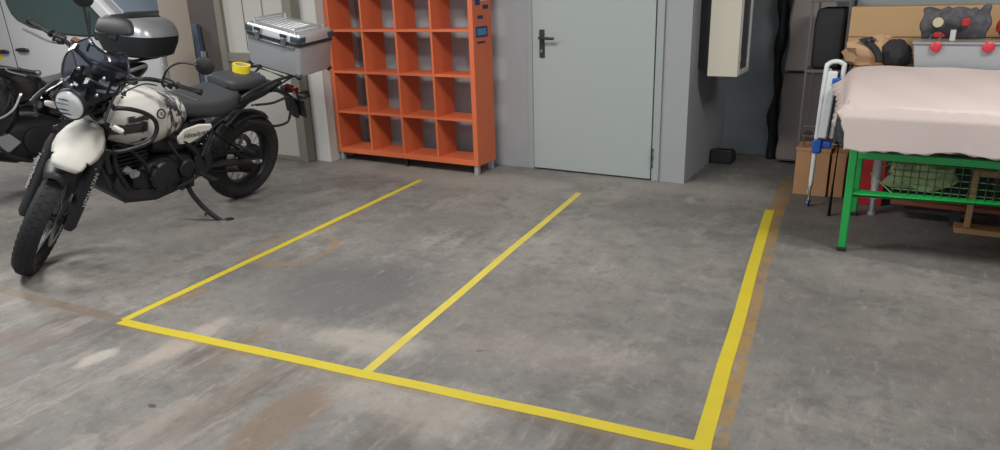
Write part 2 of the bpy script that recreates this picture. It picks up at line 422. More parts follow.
# ------------------------------------------------------------------ the setting
def struct(name, bm, m, **k):
    return obj(name, bm, m, smooth=False, kind='structure', **k)
XL, XR, YF, YB, ZC = -13.0, 3.2, -3.5, 7.4, 2.9
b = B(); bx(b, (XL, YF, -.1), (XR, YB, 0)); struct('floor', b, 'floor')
b = B(); bx(b, (XL, YF, ZC), (XR, YB, ZC+.1)); struct('ceiling', b, 'ceiling')
b = B(); bx(b, (-4.385, 5.05, 0), (-2.66, 7.35, ZC)); bx(b, (-2.66, 5.05, 2.1), (-1.56, 7.35, ZC)); bx(b, (-2.66, 5.30, 0), (-1.56, 7.35, 2.1)); bx(b, (-1.56, 5.05, 0), (-1.37, 7.35, ZC)); struct('wall_back', b, 'wall')
b = B(); bx(b, (-1.37, 6.22, 0), (XR, 6.34, ZC)); struct('wall_right_back', b, 'brick')
b = B(); bx(b, (XR, YF, 0), (XR+.12, YB, ZC)); struct('wall_right', b, 'brick')
b = B(); bx(b, (XL-.12, YF, 0), (XL, YB, ZC)); struct('wall_left', b, 'wall_white')
b = B(); bx(b, (-7.02, 4.98, 0), (-5.5, 5.12, ZC)); struct('wall_left_back', b, 'wall_beige')
b = B(); bx(b, (XL, 6.95, 0), (-5.5, 7.1, ZC)); struct('wall_far_back', b, 'wall_blue')
# short return wall beside the shelving, white
b = B(); bx(b, (-4.56, 4.56, 0), (-4.385, 7.3, ZC)); struct('trim_1', b, 'wall_white')
# panelled door on the left of the shelving
door1 = empty('door_1', (-5.0, 4.46, 0)); door1['kind'] = 'structure'
mt = Matrix()
def dlocal(o): o.matrix_parent_inverse = Matrix.Translation((5.0, -4.46, 0)); return o
b = B(); bx(b, (-5.52, 4.49, .02), (-4.60, 4.53, 2.2)); dlocal(obj('door_panel', b, 'panel', door1, smooth=False))
b = B()
for a, c in (((-5.50, 4.455, .0), (-5.42, 4.55, 2.2)), ((-4.66, 4.455, 0), (-4.56, 4.55, 2.2)), ((-5.42, 4.465, .86), (-4.66, 4.54, .94)), ((-5.42, 4.465, 0), (-4.66, 4.54, .035))): bx(b, a, c)
dlocal(obj('door_frame', b, 'olive', door1, smooth=False, bevel=.004))
b = B()
for x in (-5.17, -4.93): bx(b, (x-.003, 4.484, .96), (x+.003, 4.492, 2.18))
dlocal(obj('panel_joint', b, 'olive', door1, smooth=False))
b = B(); bx(b, (-5.92, 4.50, 0), (-5.54, 4.86, ZC)); struct('trim_2', b, 'column', bevel=.01)

# steel door in the back wall
door2 = empty('door_2', (-2.1, 5.05, 0)); door2['kind'] = 'structure'
def d2(o): o.matrix_parent_inverse = Matrix.Translation((2.1, -5.05, 0)); return o
b = B(); bx(b, (-2.605, 5.035, .012), (-1.625, 5.085, 2.04)); d2(obj('door_leaf', b, 'door', door2, smooth=False, bevel=.003))
b = B(); bx(b, (-2.66, 5.045, 0), (-2.612, 5.10, 2.1)); bx(b, (-1.615, 5.03, 0), (-1.56, 5.10, 2.1)); bx(b, (-2.66, 5.045, 2.05), (-1.56, 5.10, 2.1)); d2(obj('door_frame', b, 'doorframe', door2, smooth=False, bevel=.004))
for z in (.18, 1.75):
    b = B(); tube(b, [(-1.612, 5.024, z-.07), (-1.612, 5.024, z-.002)], .011); tube(b, [(-1.612, 5.024, z+.002), (-1.612, 5.024, z+.07)], .011)
    d2(obj('hinge', b, 'steel', door2))
b = B(); box(b, (-2.52, 5.029, 1.0), (.042, .012, .21)); hp = d2(obj('handle_plate', b, 'black', door2, bevel=.004))
b = B(); tube(b, smooth_path([(-2.52, 5.03, 1.045), (-2.52, 4.985, 1.045), (-2.505, 4.972, 1.045), (-2.45, 4.970, 1.043), (-2.395, 4.974, 1.040)], 4), .0105); hh = obj('door_handle', b, 'black', door2); d2(hh)
b = B(); lathe(b, [(.012, 0), (.012, .006)], (-2.52, 5.024, .945), (0, -1, 0), 16); d2(obj('lock_cylinder', b, 'steel', door2))

# ------------------------------------------------------------------ floor tape
def quad_strip(pts, w, zt=.0012):
    bm = B(); L = []; n = len(pts)
    for i, p in enumerate(pts):
        d = V(pts[min(i+1, n-1)])-V(pts[max(i-1, 0)]); d.normalize(); nn = V((-d.y, d.x))
        L.append((V(p)+nn*w/2, V(p)-nn*w/2))
    top = [[bm.verts.new((q.x, q.y, zt)) for q in l] for l in L]; bot = [[bm.verts.new((q.x, q.y, .0001)) for q in l] for l in L]
    for i in range(n-1):
        bm.faces.new((top[i][0], top[i][1], top[i+1][1], top[i+1][0])); bm.faces.new((bot[i][0], bot[i+1][0], bot[i+1][1], bot[i][1]))
        for k in (0, 1): bm.faces.new((top[i][k], top[i+1][k], bot[i+1][k], bot[i][k]))
    bm.faces.new((top[0][0], bot[0][0], bot[0][1], top[0][1])); bm.faces.new((top[-1][0], top[-1][1], bot[-1][1], bot[-1][0]))
    return bm
def seg2(a, b_, n=10, wob=.003):
    a, b_ = V(a), V(b_); return [a+(b_-a)*i/n + V((random.uniform(-wob, wob), random.uniform(-wob, wob)))*(0 < i < n) for i in range(n+1)]
BL = (-3.03, 1.675); BR = (-.425, 1.957); TR = (-.69, 4.635); ML = (-1.70, 1.815); MT = (-1.975, 4.51); TL = (-3.26, 4.355)
TAPES = [('front', seg2((-3.03, 1.675), (-.40, 1.962)), .052, .0016, 'tape', 'yellow floor tape closing the near side of both bays'),
         ('left', seg2((-3.03, 1.69), TL), .044, .0012, 'tape', 'yellow floor tape running from the near left corner back towards the orange shelving'),
         ('middle', seg2(ML, MT), .044, .0012, 'tapefade', 'paler worn yellow floor tape dividing the two bays'),
         ('right', seg2((-.43, 1.96), TR), .056, .0012, 'tape', 'widest yellow floor tape on the side nearest the green table')]
for _, p, w, z, m, lab in TAPES:
    tag(obj('floor_tape', quad_strip(p, w, z), m, smooth=False), lab, 'floor tape', 'yellow tape lines on the floor')

# ------------------------------------------------------------------ orange shelving
def shelving():
    X0, X1, Y0, Y1 = -4.375, -2.905, 4.65, 4.925
    r = empty('cube_shelving', (X0, Y0, 0)); tag(r, 'tall orange cube shelving unit with four columns of open compartments', 'shelf')
    T = Matrix.Translation((-X0, -Y0, 0))
    def p(name, bm, m, **k):
        o = obj(name, bm, m, r, smooth=False, **k); o.matrix_parent_inverse = T; return o
    t = .042; z0 = .075; pitchz = .342; ztop = z0+4*pitchz+t
    for x in (X0, X1-t):
        b = B(); bx(b, (x, Y0, z0), (x+t, Y1, ztop)); sd = p('side_panel', b, 'orange', bevel=.002)
    b = B(); bx(b, (X0+t, Y0, z0), (X1-t, Y1, z0+t)); p('bottom_board', b, 'orange', bevel=.002)
    b = B(); bx(b, (X0+t, Y0, ztop-t), (X1-t, Y1, ztop)); p('top_board', b, 'orange', bevel=.002)
    iw = (X1-X0-2*t)
    for k in range(1, 4):
        z = z0+k*pitchz+t*.2; b = B(); bx(b, (X0+t, Y0+.002, z), (X1-t, Y1, z+.02)); p('shelf_board', b, 'orange', bevel=.0015)
    for c in range(1, 4):
        x = X0+t+iw*c/4-.009
        b = B()
        for k in range(4):
            za = z0+t if k == 0 else z0+k*pitchz+t*.2+.02
            zb = ztop-t if k == 3 else z0+(k+1)*pitchz+t*.2
            bx(b, (x, Y0+.003, za), (x+.018, Y1-.002, zb))
        p('divider', b, 'orange', bevel=.001)
    for x in (X0+.03, X1-.03):
        for y in (Y0+.03, Y1-.03):
            b = B(); bx(b, (x-.018, y-.018, 0), (x+.018, y+.018, z0)); p('leg', b, 'alu', bevel=.002)
    b = B(); bx(b, ((X0+X1)/2-.012, Y0+.03, 0), ((X0+X1)/2+.012, Y0+.054, z0)); p('leg', b, 'blackmetal')
    # stickers on the right side panel
    for y0, y1, za, zb, m in ((Y0+.04, Y0+.11, 1.30, 1.42, 'navy'), (Y0+.12, Y0+.22, 1.33, 1.46, 'letter'), (Y0+.04, Y0+.21, 1.065, 1.145, 'navy'), (Y0+.06, Y0+.19, 1.08, 1.13, 'bluelabel'), (Y0+.05, Y0+.17, 1.02, 1.035, 'letterdk'), (Y0+.07, Y0+.15, 1.20, 1.225, 'navy'), (Y0+.15, Y0+.23, 1.27, 1.30, 'navy')):
        b = B(); e = .0015 if m != 'bluelabel' else .0025; bx(b, (X1, y0, za), (X1+e, y1, zb)); p('sticker', b, m)
shelving()

# ------------------------------------------------------------------ motorcycle building blocks
def wheel(root, S, name, R, W, spoke_n=32, disc=True, discside=1, knobs=44, rimr=None, cast=False):
    """wheel about (0,0,R) in a frame whose y axis is the axle; S places that frame"""
    o = (0, 0, 0); rimr = rimr or R*.74
    b = B()
    lathe(b, [(rimr, -W*.36), (rimr+.012, -W*.36), (rimr+.010, -W*.28), (rimr-.006, -W*.2), (rimr-.014, 0), (rimr-.006, W*.2), (rimr+.010, W*.28), (rimr+.012, W*.36), (rimr, W*.36), (rimr-.014, W*.24), (rimr-.024, 0), (rimr-.014, -W*.24)], o, (0, 1, 0), 56, closed=True)
    w = obj(name, b, 'blackmetal', root, S)
    b = B(); s = R-rimr; prof = []
    for k in range(13):
        t = -1.15*PI/2 + 2.3*PI/2*k/12
        prof.append((R-s*.52 + s*.52*math.cos(t)*(.97), W*.5*math.sin(t)/math.sin(1.15*PI/2)*(1.0)))
    prof = [(rimr+.006, -W*.33)]+[(r, h) for r, h in prof]+[(rimr+.006, W*.33)]
    lathe(b, prof, o, (0, 1, 0), 72, closed=True)
    # tread blocks
    for k in range(knobs):
        a = 2*PI*k/knobs
        for row, (yy, rr, ww, off, tl) in enumerate(((-.40, -.026, .20, 0, -.75), (-.14, -.004, .22, .5, -.2), (.14, -.004, .22, 0, .2), (.40, -.026, .20, .5, .75))):
            aa = a+off*2*PI/knobs
            Rm = Matrix.Rotation(aa, 3, 'Y') @ Matrix.Rotation(-tl, 3, 'X')
            c = Matrix.Rotation(aa, 3, 'Y') @ V((0, yy*W, R+rr*W/.1*.9-.004))
            box(b, c, (2*PI*R/knobs*.66, W*ww, .013), Rm)
    obj('tyre', b, 'rubber', w)
    b = B(); lathe(b, [(.02, -.07), (.028, -.068), (.03, -.05), (.022, -.045), (.02, 0), (.022, .045), (.03, .05), (.028, .068), (.02, .07)], o, (0, 1, 0), 24); obj('hub', b, 'engine', w)
    if cast:
        b = B()
        for k in range(5):
            a = 2*PI*k/5
            for da in (-.12, .12):
                p0 = V((math.cos(a)*.03, 0, math.sin(a)*.03)); p1 = V((math.cos(a+da)*(rimr-.015), 0, math.sin(a+da)*(rimr-.015))); tube(b, [p0, p1], [.014, .011], 8)
        obj('spokes', b, 'blackmetal', w)
    else:
        b = B()
        for k in range(spoke_n):
            a = 2*PI*k/spoke_n; sd = 1 if k % 2 else -1; a2 = a+(.32 if (k//2) % 2 else -.32)
            tube(b, [(math.cos(a2)*.026, sd*.047, math.sin(a2)*.026), (math.cos(a)*(rimr-.02), sd*.006, math.sin(a)*(rimr-.02))], .0017, 5)
        obj('spokes', b, 'engine' if name == 'rear_wheel' else 'steel', w, smooth=True)
    if disc:
        b = B(); y = discside*.062; r1 = R*.46
        lathe(b, [(r1*.72, y-.002), (r1, y-.002), (r1, y+.002), (r1*.72, y+.002)], o, (0, 1, 0), 40, closed=True)
        for k in range(6):
            a = PI*k/3; tube(b, [(math.cos(a)*.025, y*.9, math.sin(a)*.025), (math.cos(a+.25)*r1*.74, y, math.sin(a+.25)*r1*.74)], .005, 6)
        obj('brake_disc', b, 'steel', w)
    return w

def T3(x, y, z): return Matrix.Translation((x, y, z))

def bike_matrix(px, py, yawdeg, lean):
    a = math.radians(yawdeg); F = V((math.cos(a), math.sin(a), 0)); L = V((-math.sin(a), math.cos(a), 0)); Z = V((0,0,1)); ph = math.radians(lean)
    U = Z*math.cos(ph)+L*math.sin(ph); Y = L*math.cos(ph)-Z*math.sin(ph)
    m = Matrix((F, Y, U)).transposed().to_4x4(); m.translation = (px, py, 0); return m
def steer_matrix(deg, px=1.61, rake=26.5):
    A = V((-math.sin(math.radians(rake)), 0, math.cos(math.radians(rake))))
    return Matrix.Translation((px, 0, 0)) @ Matrix.Rotation(math.radians(deg), 4, A) @ Matrix.Translation((-px, 0, 0))

# ------------------------------------------------------------------ the adventure motorcycle
def adventure_bike():
    R = empty('motorcycle', mtx=bike_matrix(-4.25, 3.43, -86.5, 15))
    tag(R, 'white and black adventure motorcycle with an aluminium top box, leaning on its side stand', 'motorcycle')
    S = steer_matrix(42, 1.57)
    def p(n, bm, m, parent=R, **k): return obj(n, bm, m, parent, **k)
    def ps(n, bm, m, **k): return obj(n, bm, m, R, S, **k)
    # wheels
    wheel(R, S @ T3(1.51, 0, .342), 'front_wheel', .342, .098, 36, True, 1, 46, .262)
    wheel(R, T3(0, 0, .325), 'rear_wheel', .325, .142, 36, True, -1, 40, .212)
    # fork: axis direction
    ax = V((-math.sin(math.radians(26.5)), 0, math.cos(math.radians(26.5))))
    base = V((1.49, 0, .345))
    for s in (-1, 1):
        b = B(); q = V((0, s*.098, 0))
        tube(b, [base+q+ax*-.03, base+q+ax*.02, base+q+ax*.30], [.024, .027, .027], 14)
        tube(b, [base+q+ax*.28, base+q+ax*.78], .021, 14)
        lathe(b, [(.03, 0), (.032, .02), (.025, .024)], base+q+ax*.28, ax, 16)
        ps('fork_leg', b, 'blackmetal')
        # guard: long curved plate in front of and outside the leg
        b = B(); w0 = base+q
        side = V((0, s, 0)); fwd = V((ax.z, 0, -ax.x))
        rings = []
        for t, wd, dp in ((-.055, .022, .022), (-.03, .036, .036), (.10, .040, .038), (.25, .044, .040), (.37, .046, .040), (.42, .034, .03)):
            c = w0+ax*t+fwd*.006+side*.012; ring = []
            for k in range(16):
                a = 2*PI*k/16; ring.append(c+side*math.cos(a)*dp*.95+fwd*math.sin(a)*wd)
            rings.append(ring)
        loft(b, rings); g = ps('fork_guard', b, 'black')
        ctr = w0+ax*.215+side*.0535+fwd*.002
        # lettering runs along the leg on the outward / forward face
        if s > 0: mm = axes(ax, -fwd+side*.0, ctr)
        else: mm = axes(ax, fwd, ctr)
        n = (side*.78+fwd*.62).normalized(); y = n.cross(ax)
        ctr = w0+ax*.20+fwd*.006+side*.012+side*.0385*.80+fwd*.043*.62
        t_ = text('lettering', 'HIMALAYAN', .036, 'letter', g, axes(ax, y, ctr+n*.0035), .0006)
        b = B(); lathe(b, [(.006, 0), (.006, .004), (.003, .006)], w0+ax*.32+side*.03+fwd*.046, fwd, 10); obj('bolt', b, 'steel', g)
        b = B(); lathe(b, [(.017, -.008), (.017, .018), (.01, .022)], base+q, side, 12); ps('axle_nut', b, 'steel')
    b = B()
    for t in (.52, .74):
        c = base+ax*t
        box(b, c-V((.02, 0, 0)), (.075, .25, .03), Matrix.Rotation(math.radians(-26.5), 3, 'Y'))
    ps('triple_clamp', b, 'blackmetal', bevel=.008)
    b = B(); box(b, base+V((.01, -.055, .02))+ax*.03, (.07, .045, .10)); ps('brake_caliper', b, 'engine', bevel=.01)
    # front fender: high beak over the wheel
    b = B(); rows = []
    cl = [(1.632, .738, .054, .006), (1.612, .762, .074, .016), (1.588, .785, .080, .024), (1.570, .800, .074, .024), (1.555, .810, .094, .050), (1.50, .842, .110, .070), (1.43, .868, .114, .078), (1.37, .884, .096, .06), (1.33, .892, .064, .03)]
    for (x, z, w, drop) in cl:
        row = []
        for k in range(-6, 7):
            t = k/6; row.append(b.verts.new((x-abs(t)**2*.02, .026+w*t, z-drop*abs(t)**2.0 + .004*(1-abs(t)))))
        rows.append(row)
    for i in range(len(rows)-1):
        for k in range(12): b.faces.new((rows[i][k], rows[i][k+1], rows[i+1][k+1], rows[i+1][k]))
    fnd = ps('front_fender', b, 'white', solid=.006)
    # lower shield flares of the beak
    b = B(); rows = []
    for i, t0 in enumerate([x*PI/180 for x in (66, 74, 82, 90, 98, 108, 122, 138)]):
        rr = .385; x = 1.51+rr*math.cos(t0); z = .342+rr*math.sin(t0); wd = (.045, .06, .072, .076, .074, .07, .066, .06)[i]
        row = []
        for k in range(-5, 6):
            t = k/5; q = rr-.045*abs(t)**2.2
            row.append(b.verts.new((1.51+q*math.cos(t0), wd*t, .342+q*math.sin(t0))))
        rows.append(row)
    for i in range(len(rows)-1):
        for k in range(10): b.faces.new((rows[i][k], rows[i][k+1], rows[i+1][k+1], rows[i+1][k]))
    ps('inner_fender', b, 'black', solid=.005)
    for s in (-1, 1):
        b = B(); tube(b, [(1.52, s*.07, .72), (1.43, s*.085, .68), base+V((0, s*.095, 0))+ax*.33], .008, 8); ps('fender_stay', b, 'blackmetal')
    # headlight
    hc = V((1.475, -.055, 1.032)); hd = V((1, -.30, -.08)).normalized()
    b = B(); lathe(b, [(.02, -.14), (.05, -.13), (.072, -.09), (.081, -.02), (.083, .012), (.078, .018), (.074, .010), (.02, .006)], hc, hd, 36); hl = ps('headlight', b, 'blackmetal')
    b = B(); lathe(b, [(.0, .008), (.073, .010), (.074, .016), (.06, .025), (.034, .031), (.001, .033)], hc, hd, 36); obj('headlight_lens', b, 'lens', hl)
    for zz, hw, yy in ((-.046, .034, 0), (-.024, .050, .004), (.0, .020, -.03), (.004, .022, .03), (.030, .046, -.003)):
        b = B(); box(b, hc+hd*.031+V((0, yy, zz)), (.006, hw*2, .0045), Matrix.Rotation(.22, 3, 'X')); obj('reflector_rib', b, 'engine', hl, bevel=.001)
    b = B(); box(b, hc+hd*.032+V((0, 0, .008)), (.006, .13, .004), Matrix.Rotation(.25, 3, 'X')); obj('lens_bar', b, 'lenscell', hl)
    # windscreen
    b = B(); rows = []
    for (x, z, w) in ((1.50, 1.06, .085), (1.49, 1.10, .125), (1.455, 1.16, .155), (1.405, 1.235, .155), (1.36, 1.29, .125), (1.335, 1.318, .08)):
        rows.append([b.verts.new((x-.075*abs(k/6)**2*1.2, w*k/6-.02, z)) for k in range(-6, 7)])
    for i in range(len(rows)-1):
        for k in range(12): b.faces.new((rows[i][k], rows[i][k+1], rows[i+1][k+1], rows[i+1][k]))
    sp = ps('windscreen', b, 'smoke', solid=.004, sub=1)
    for s in (-1, 1):
        for z, x, w in ((1.13, 1.468, .06), (1.21, 1.42, .06)):
            b = B(); lathe(b, [(.009, 0), (.009, .004), (.004, .008)], (x+.006, s*w-.02, z), (1, 0, .5), 12); obj('screen_bolt', b, 'steel', sp)
        b = B(); tube(b, [(1.36, s*.07, 1.0), (1.40, s*.07, 1.12), (1.375, s*.07, 1.21)], .007, 8); ps('screen_bracket', b, 'blackmetal')
        # side wing of the nose
        b = B(); prism(b, [(1.43, 1.10), (1.46, 1.0), (1.36, .92), (1.16, .93), (1.13, 1.02), (1.22, 1.13), (1.36, 1.17)], 'y', s*.098, s*.112); ps('nose_panel', b, 'blackgloss', bevel=.004)
    # instruments
    b = B(); lathe(b, [(.03, -.05), (.055, -.04), (.06, -.005), (.056, .004), (.05, 0)], (1.24, .0, 1.16), (-.55, 0, .84), 28); cl_ = ps('instrument_cluster', b, 'black')
    b = B(); lathe(b, [(.0, .001), (.052, .001), (.052, .003), (.0, .003)], (1.24, 0, 1.16), (-.55, 0, .84), 28); obj('gauge_face', b, 'brass', cl_)
    # handlebar
    half = [(1.09, .0, 1.08), (1.09, .06, 1.08), (1.08, .12, 1.10), (1.055, .20, 1.128), (1.01, .30, 1.13), (.975, .38, 1.125), (.945, .445, 1.12)]
    path = [(x, -y, z) for x, y, z in half[::-1]]+half[1:]
    b = B(); tube(b, smooth_path(path, 5), .0125, 12); bar = ps('handlebar', b, 'blackmetal')
    b = B(); tube(b, [(1.075, -.13, 1.108), (1.085, 0, 1.125), (1.075, .13, 1.108)], .008, 8); obj('cross_brace', b, 'steel', bar)
    for s in (-1, 1):
        b = B(); box(b, (1.09, s*.05, 1.05), (.05, .035, .07)); ps('riser', b, 'engine', bevel=.006)
    for s in (-1, 1):
        b = B(); tube(b, [(.998, s*.33, 1.128), (.945, s*.45, 1.12)], .0175, 16)
        lathe(b, [(.023, 0), (.023, .008)], (.998, s*.33, 1.128), (-.42, s, -.07), 16); lathe(b, [(.019, 0), (.02, .012), (.012, .018)], (.944, s*.452, 1.12), (-.42, s, -.07), 14)
        obj('grip', b, 'rubber', bar)
        b = B(); box(b, (1.018, s*.285, 1.128), (.045, .06, .045)); box(b, (1.04, s*.28, 1.124), (.04, .03, .03)); obj('switch_housing', b, 'black', bar, bevel=.008)
        b = B(); tube(b, smooth_path([(1.05, s*.27, 1.12), (1.065, s*.32, 1.11), (1.035, s*.39, 1.10), (1.01, s*.46, 1.092)], 5), .0065, 8)
        obj('lever', b, 'steel', bar)
        if s > 0: mp = [(1.035, .255, 1.145), (1.03, .262, 1.22), (1.01, .31, 1.275), (.985, .39, 1.292)]; mh = V((.965, .43, 1.295))
        else: mp = [(1.04, -.14, 1.13), (1.03, -.15, 1.20), (1.0, -.18, 1.29), (.985, -.20, 1.33)]; mh = V((.975, -.245, 1.385))
        b = B(); tube(b, smooth_path(mp, 5), .006, 8); arm = ps('mirror', b, 'blackmetal')
        b = B(); lathe(b, [(.0, -.02), (.035, -.016), (.052, -.004), (.054, .008), (.048, .012)], mh, (-.95, 0, 0), 28); obj('mirror_head', b, 'black', arm)
        b = B(); lathe(b, [(.0, .0125), (.047, .0125), (.047, .0135), (.0, .0135)], mh, (-.95, 0, 0), 28); obj('mirror_glass', b, 'steel', arm)
        # indicator
        b = B(); tube(b, [(1.33, s*.09, .925), (1.35, s*.13, .922)], .008, 8); ind = ps('front_indicator', b, 'black')
        b = B(); tube(b, [(1.352, s*.125, .922), (1.354, s*.14, .922), (1.362, s*.185, .920), (1.364, s*.195, .920)], [.013, .018, .016, .009], 14); obj('indicator_lens', b, 'amber', ind)
    b = B(); lathe(b, [(.022, 0), (.022, .03)], (1.05, -.20, 1.135), (0, 0, 1), 16); box(b, (1.05, -.20, 1.17), (.05, .045, .012)); ps('brake_reservoir', b, 'carddark')
    # cables
    for s, z in ((1, .02), (-1, 0), (1, -.02)):
        b = B(); tube(b, smooth_path([(1.05, s*.24, 1.125+z), (1.16, s*.18, 1.15+z), (1.26, s*.10, 1.08+z), (1.26, s*.06, .98), (1.18, s*.05, .90)], 5), .0042, 6); ps('cable', b, 'black')
    # tank
    b = B()
    secs = [(.56, .785, .045, .07), (.60, .79, .105, .085), (.66, .785, .140, .115), (.74, .79, .172, .145), (.84, .80, .20, .175), (.94, .815, .222, .19), (1.04, .83, .232, .185), (1.12, .845, .222, .165), (1.19, .86, .19, .13), (1.24, .875, .14, .085), (1.26, .88, .08, .05)]
    loft(b, [sring(x, 0, cz, hy, hz, 2.5, 32, tilt=.12) for x, cz, hy, hz in secs]); tk = p('fuel_tank', b, 'tank', sub=1)
    b = B(); lathe(b, [(.05, -.01), (.05, .012), (.04, .018), (.01, .018)], (.93, 0, 1.002), (.05, 0, 1), 26); obj('fuel_cap', b, 'blackmetal', tk)
    for s in (1, -1):
        b = B(); c = V((.885, s*.213, .862)); lathe(b, [(.022, 0), (.022, .003), (.03, .003), (.03, 0)], c, (0, s, .25), 24, closed=True); obj('tank_badge', b, 'letterdk', tk)
        b = B(); box(b, (1.06, s*.236, .735), (.09, .004, .006)); box(b, (1.02, s*.236, .744), (.04, .004, .008)); obj('tank_lettering', b, 'letterdk', tk)
    text('tank_letters', 'R', .03, 'letterdk', tk, axes((-1, 0, 0), (0, -.25, 1), (.885, .218, .862)), .0008)
    # dark knee / shroud panel ahead of the tank
    for s in (-1, 1):
        b = B(); prism(b, [(1.30, .92), (1.22, 1.01), (1.10, 1.0), (1.06, .95), (1.14, .90), (1.25, .86)], 'y', s*.13, s*.165); p('tank_shroud', b, 'blackgloss', bevel=.01)
        g = [(1.42, s*.13, .90), (1.33, s*.18, .93), (1.19, s*.245, .955), (1.07, s*.262, .925), (.985, s*.268, .87), (.96, s*.268, .80), (1.0, s*.265, .735), (1.10, s*.255, .71), (1.20, s*.23, .70), (1.26, s*.18, .72), (1.28, s*.10, .76)]
        b = B(); tube(b, smooth_path(g, 6), .0125, 12)
        tube(b, [(1.24, s*.20, .945), (1.14, s*.13, .87)], .010, 10)
        p('tank_guard_rail', b, 'blackmetal')
        b = B(); tube(b, [(1.30, s*.19, .925), (1.22, s*.11, 1.02), (1.20, s*.06, 1.04)], .009, 8); p('guard_stay', b, 'steel')
    # seats
    b = B()
    ss = [(.70, .885, .062, .028), (.67, .865, .10, .05), (.60, .842, .115, .066), (.50, .825, .135, .075), (.40, .82, .155, .082), (.30, .83, .16, .085), (.22, .85, .15, .075), (.17, .87, .12, .05)]
    loft(b, [sring(x, 0, cz-.03, hy, hz, 3.2, 28) for x, cz, hy, hz in ss]); p('rider_seat', b, 'seat', sub=1)
    b = B()
    ss = [(.27, .915, .10, .03), (.24, .905, .125, .045), (.12, .905, .13, .048), (.0, .90, .12, .05), (-.09, .895, .095, .045), (-.12, .89, .06, .025)]
    loft(b, [sring(x, 0, cz, hy, hz, 3.4, 28) for x, cz, hy, hz in ss]); p('pillion_seat', b, 'seat', sub=1)
    b = B(); loft(b, [sring(x, 0, cz, hy, hz, 3, 20) for x, cz, hy, hz in ((.70, .80, .10, .05), (.45, .76, .13, .055), (.20, .79, .13, .06), (-.10, .82, .10, .05), (-.26, .84, .05, .03))]); p('seat_base', b, 'seatblk', sub=1)
    # side panels
    for s in (-1, 1):
        b = B(); prism(b, [(.72, .655), (.66, .70), (.55, .715), (.45, .70), (.44, .675), (.50, .635), (.62, .60), (.70, .61)], 'y', s*.135, s*.155); sp_ = p('side_panel', b, 'white', bevel=.008)
        text('side_lettering', 'Himalayan', .046, 'letterdk', sp_, axes((-s, 0, 0), (0, 0, 1), (.58, s*.1565, .657)), .0008, .4)
    # frame
    b = B()
    for s in (-1, 1):
        tube(b, smooth_path([(1.17, s*.03, .86), (1.10, s*.07, .70), (1.12, s*.13, .55), (1.05, s*.14, .40)], 5), .016, 10)
        tube(b, smooth_path([(1.15, s*.04, .90), (.90, s*.10, .74), (.66, s*.14, .62), (.52, s*.14, .46), (.50, s*.13, .36)], 5), .017, 10)
        tube(b, [(.60, s*.12, .73), (.30, s*.135, .76), (-.02, s*.13, .84), (-.22, s*.10, .88)], .013, 10)
        tube(b, [(.46, s*.155, .66), (.20, s*.145, .47)], .013, 10); tube(b, [(.58, s*.145, .60), (.25, s*.14, .76)], .012, 10)
        tube(b, [(.33, s*.15, .66), (.10, s*.14, .81)], .011, 10)
        tube(b, [(.46, s*.13, .34), (.52, s*.155, .50), (.44, s*.155, .655)], .014, 10)
    tube(b, [(1.20, 0, .78), (1.11, 0, 1.0)], .035, 16)
    p('frame', b, 'blackmetal')
    # engine
    b = B(); loft(b, [sring(x, 0, cz, hy, hz, 4, 24) for x, cz, hy, hz in ((.52, .42, .11, .09), (.60, .42, .14, .12), (.75, .41, .145, .125), (.92, .40, .14, .12), (1.0, .40, .12, .09))])
    en = p('engine_block', b, 'engine')
    for s in (-1, 1):
        b = B(); lathe(b, [(.0, 0), (.095, 0), (.095, .02), (.085, .032), (.05, .038), (.0, .04)], (.82, s*.145, .435), (0, s, 0), 30); lathe(b, [(.0, 0), (.06, 0), (.06, .015), (.05, .024), (.0, .026)], (.64, s*.145, .44), (0, s, 0), 24)
        for k in range(7):
            a = 2*PI*k/7; lathe(b, [(.008, 0), (.008, .035), (.003, .038)], (.82+.097*math.cos(a), s*.142, .435+.097*math.sin(a)), (0, s, 0), 8)
        obj('engine_cover', b, 'blackmetal', en)
    b = B()
    for k in range(7):
        z = .52+k*.026; box(b, (.98+k*.004, 0, z), (.20, .21, .012))
    box(b, (.985, 0, .60), (.16, .17, .20)); obj('cylinder_fins', b, 'engine', en, bevel=.003)
    b = B(); box(b, (1.0, 0, .715), (.20, .19, .07)); obj('cylinder_head_cover', b, 'blackmetal', en, bevel=.015)
    b = B(); box(b, (1.17, 0, .62), (.035, .25, .22), Matrix.Rotation(.2, 3, 'Y')); rd = p('radiator', b, 'black', bevel=.006)
    b = B()
    for k in range(14): box(b, (1.193-.2*(.53+k*.013-.62), 0, .53+k*.013), (.004, .22, .004))
    obj('radiator_fins', b, 'engine', rd)
    b = B(); tube(b, smooth_path([(1.08, .02, .60), (1.14, .03, .54), (1.14, .06, .44), (1.05, .08, .36), (.85, -.03, .30), (.55, -.12, .32), (.35, -.16, .36)], 5), .021, 12); p('exhaust_header', b, 'alu')
    b = B(); tube(b, [(.38, -.17, .37), (.30, -.19, .40), (-.10, -.21, .56), (-.16, -.215, .58)], [.03, .055, .055, .035], 20); p('silencer', b, 'blackmetal')
    # skid plate
    b = B(); loft(b, [[V((1.20, -.09, .58)), V((1.20, .09, .58)), V((1.185, .09, .60)), V((1.185, -.09, .60))], [V((1.17, -.13, .42)), V((1.17, .13, .42)), V((1.14, .13, .45)), V((1.14, -.13, .45))], [V((1.07, -.14, .31)), V((1.07, .14, .31)), V((1.05, .14, .35)), V((1.05, -.14, .35))], [V((.85, -.135, .265)), V((.85, .135, .265)), V((.85, .135, .31)), V((.85, -.135, .31))], [V((.64, -.11, .275)), V((.64, .11, .275)), V((.64, .11, .32)), V((.64, -.11, .32))]])
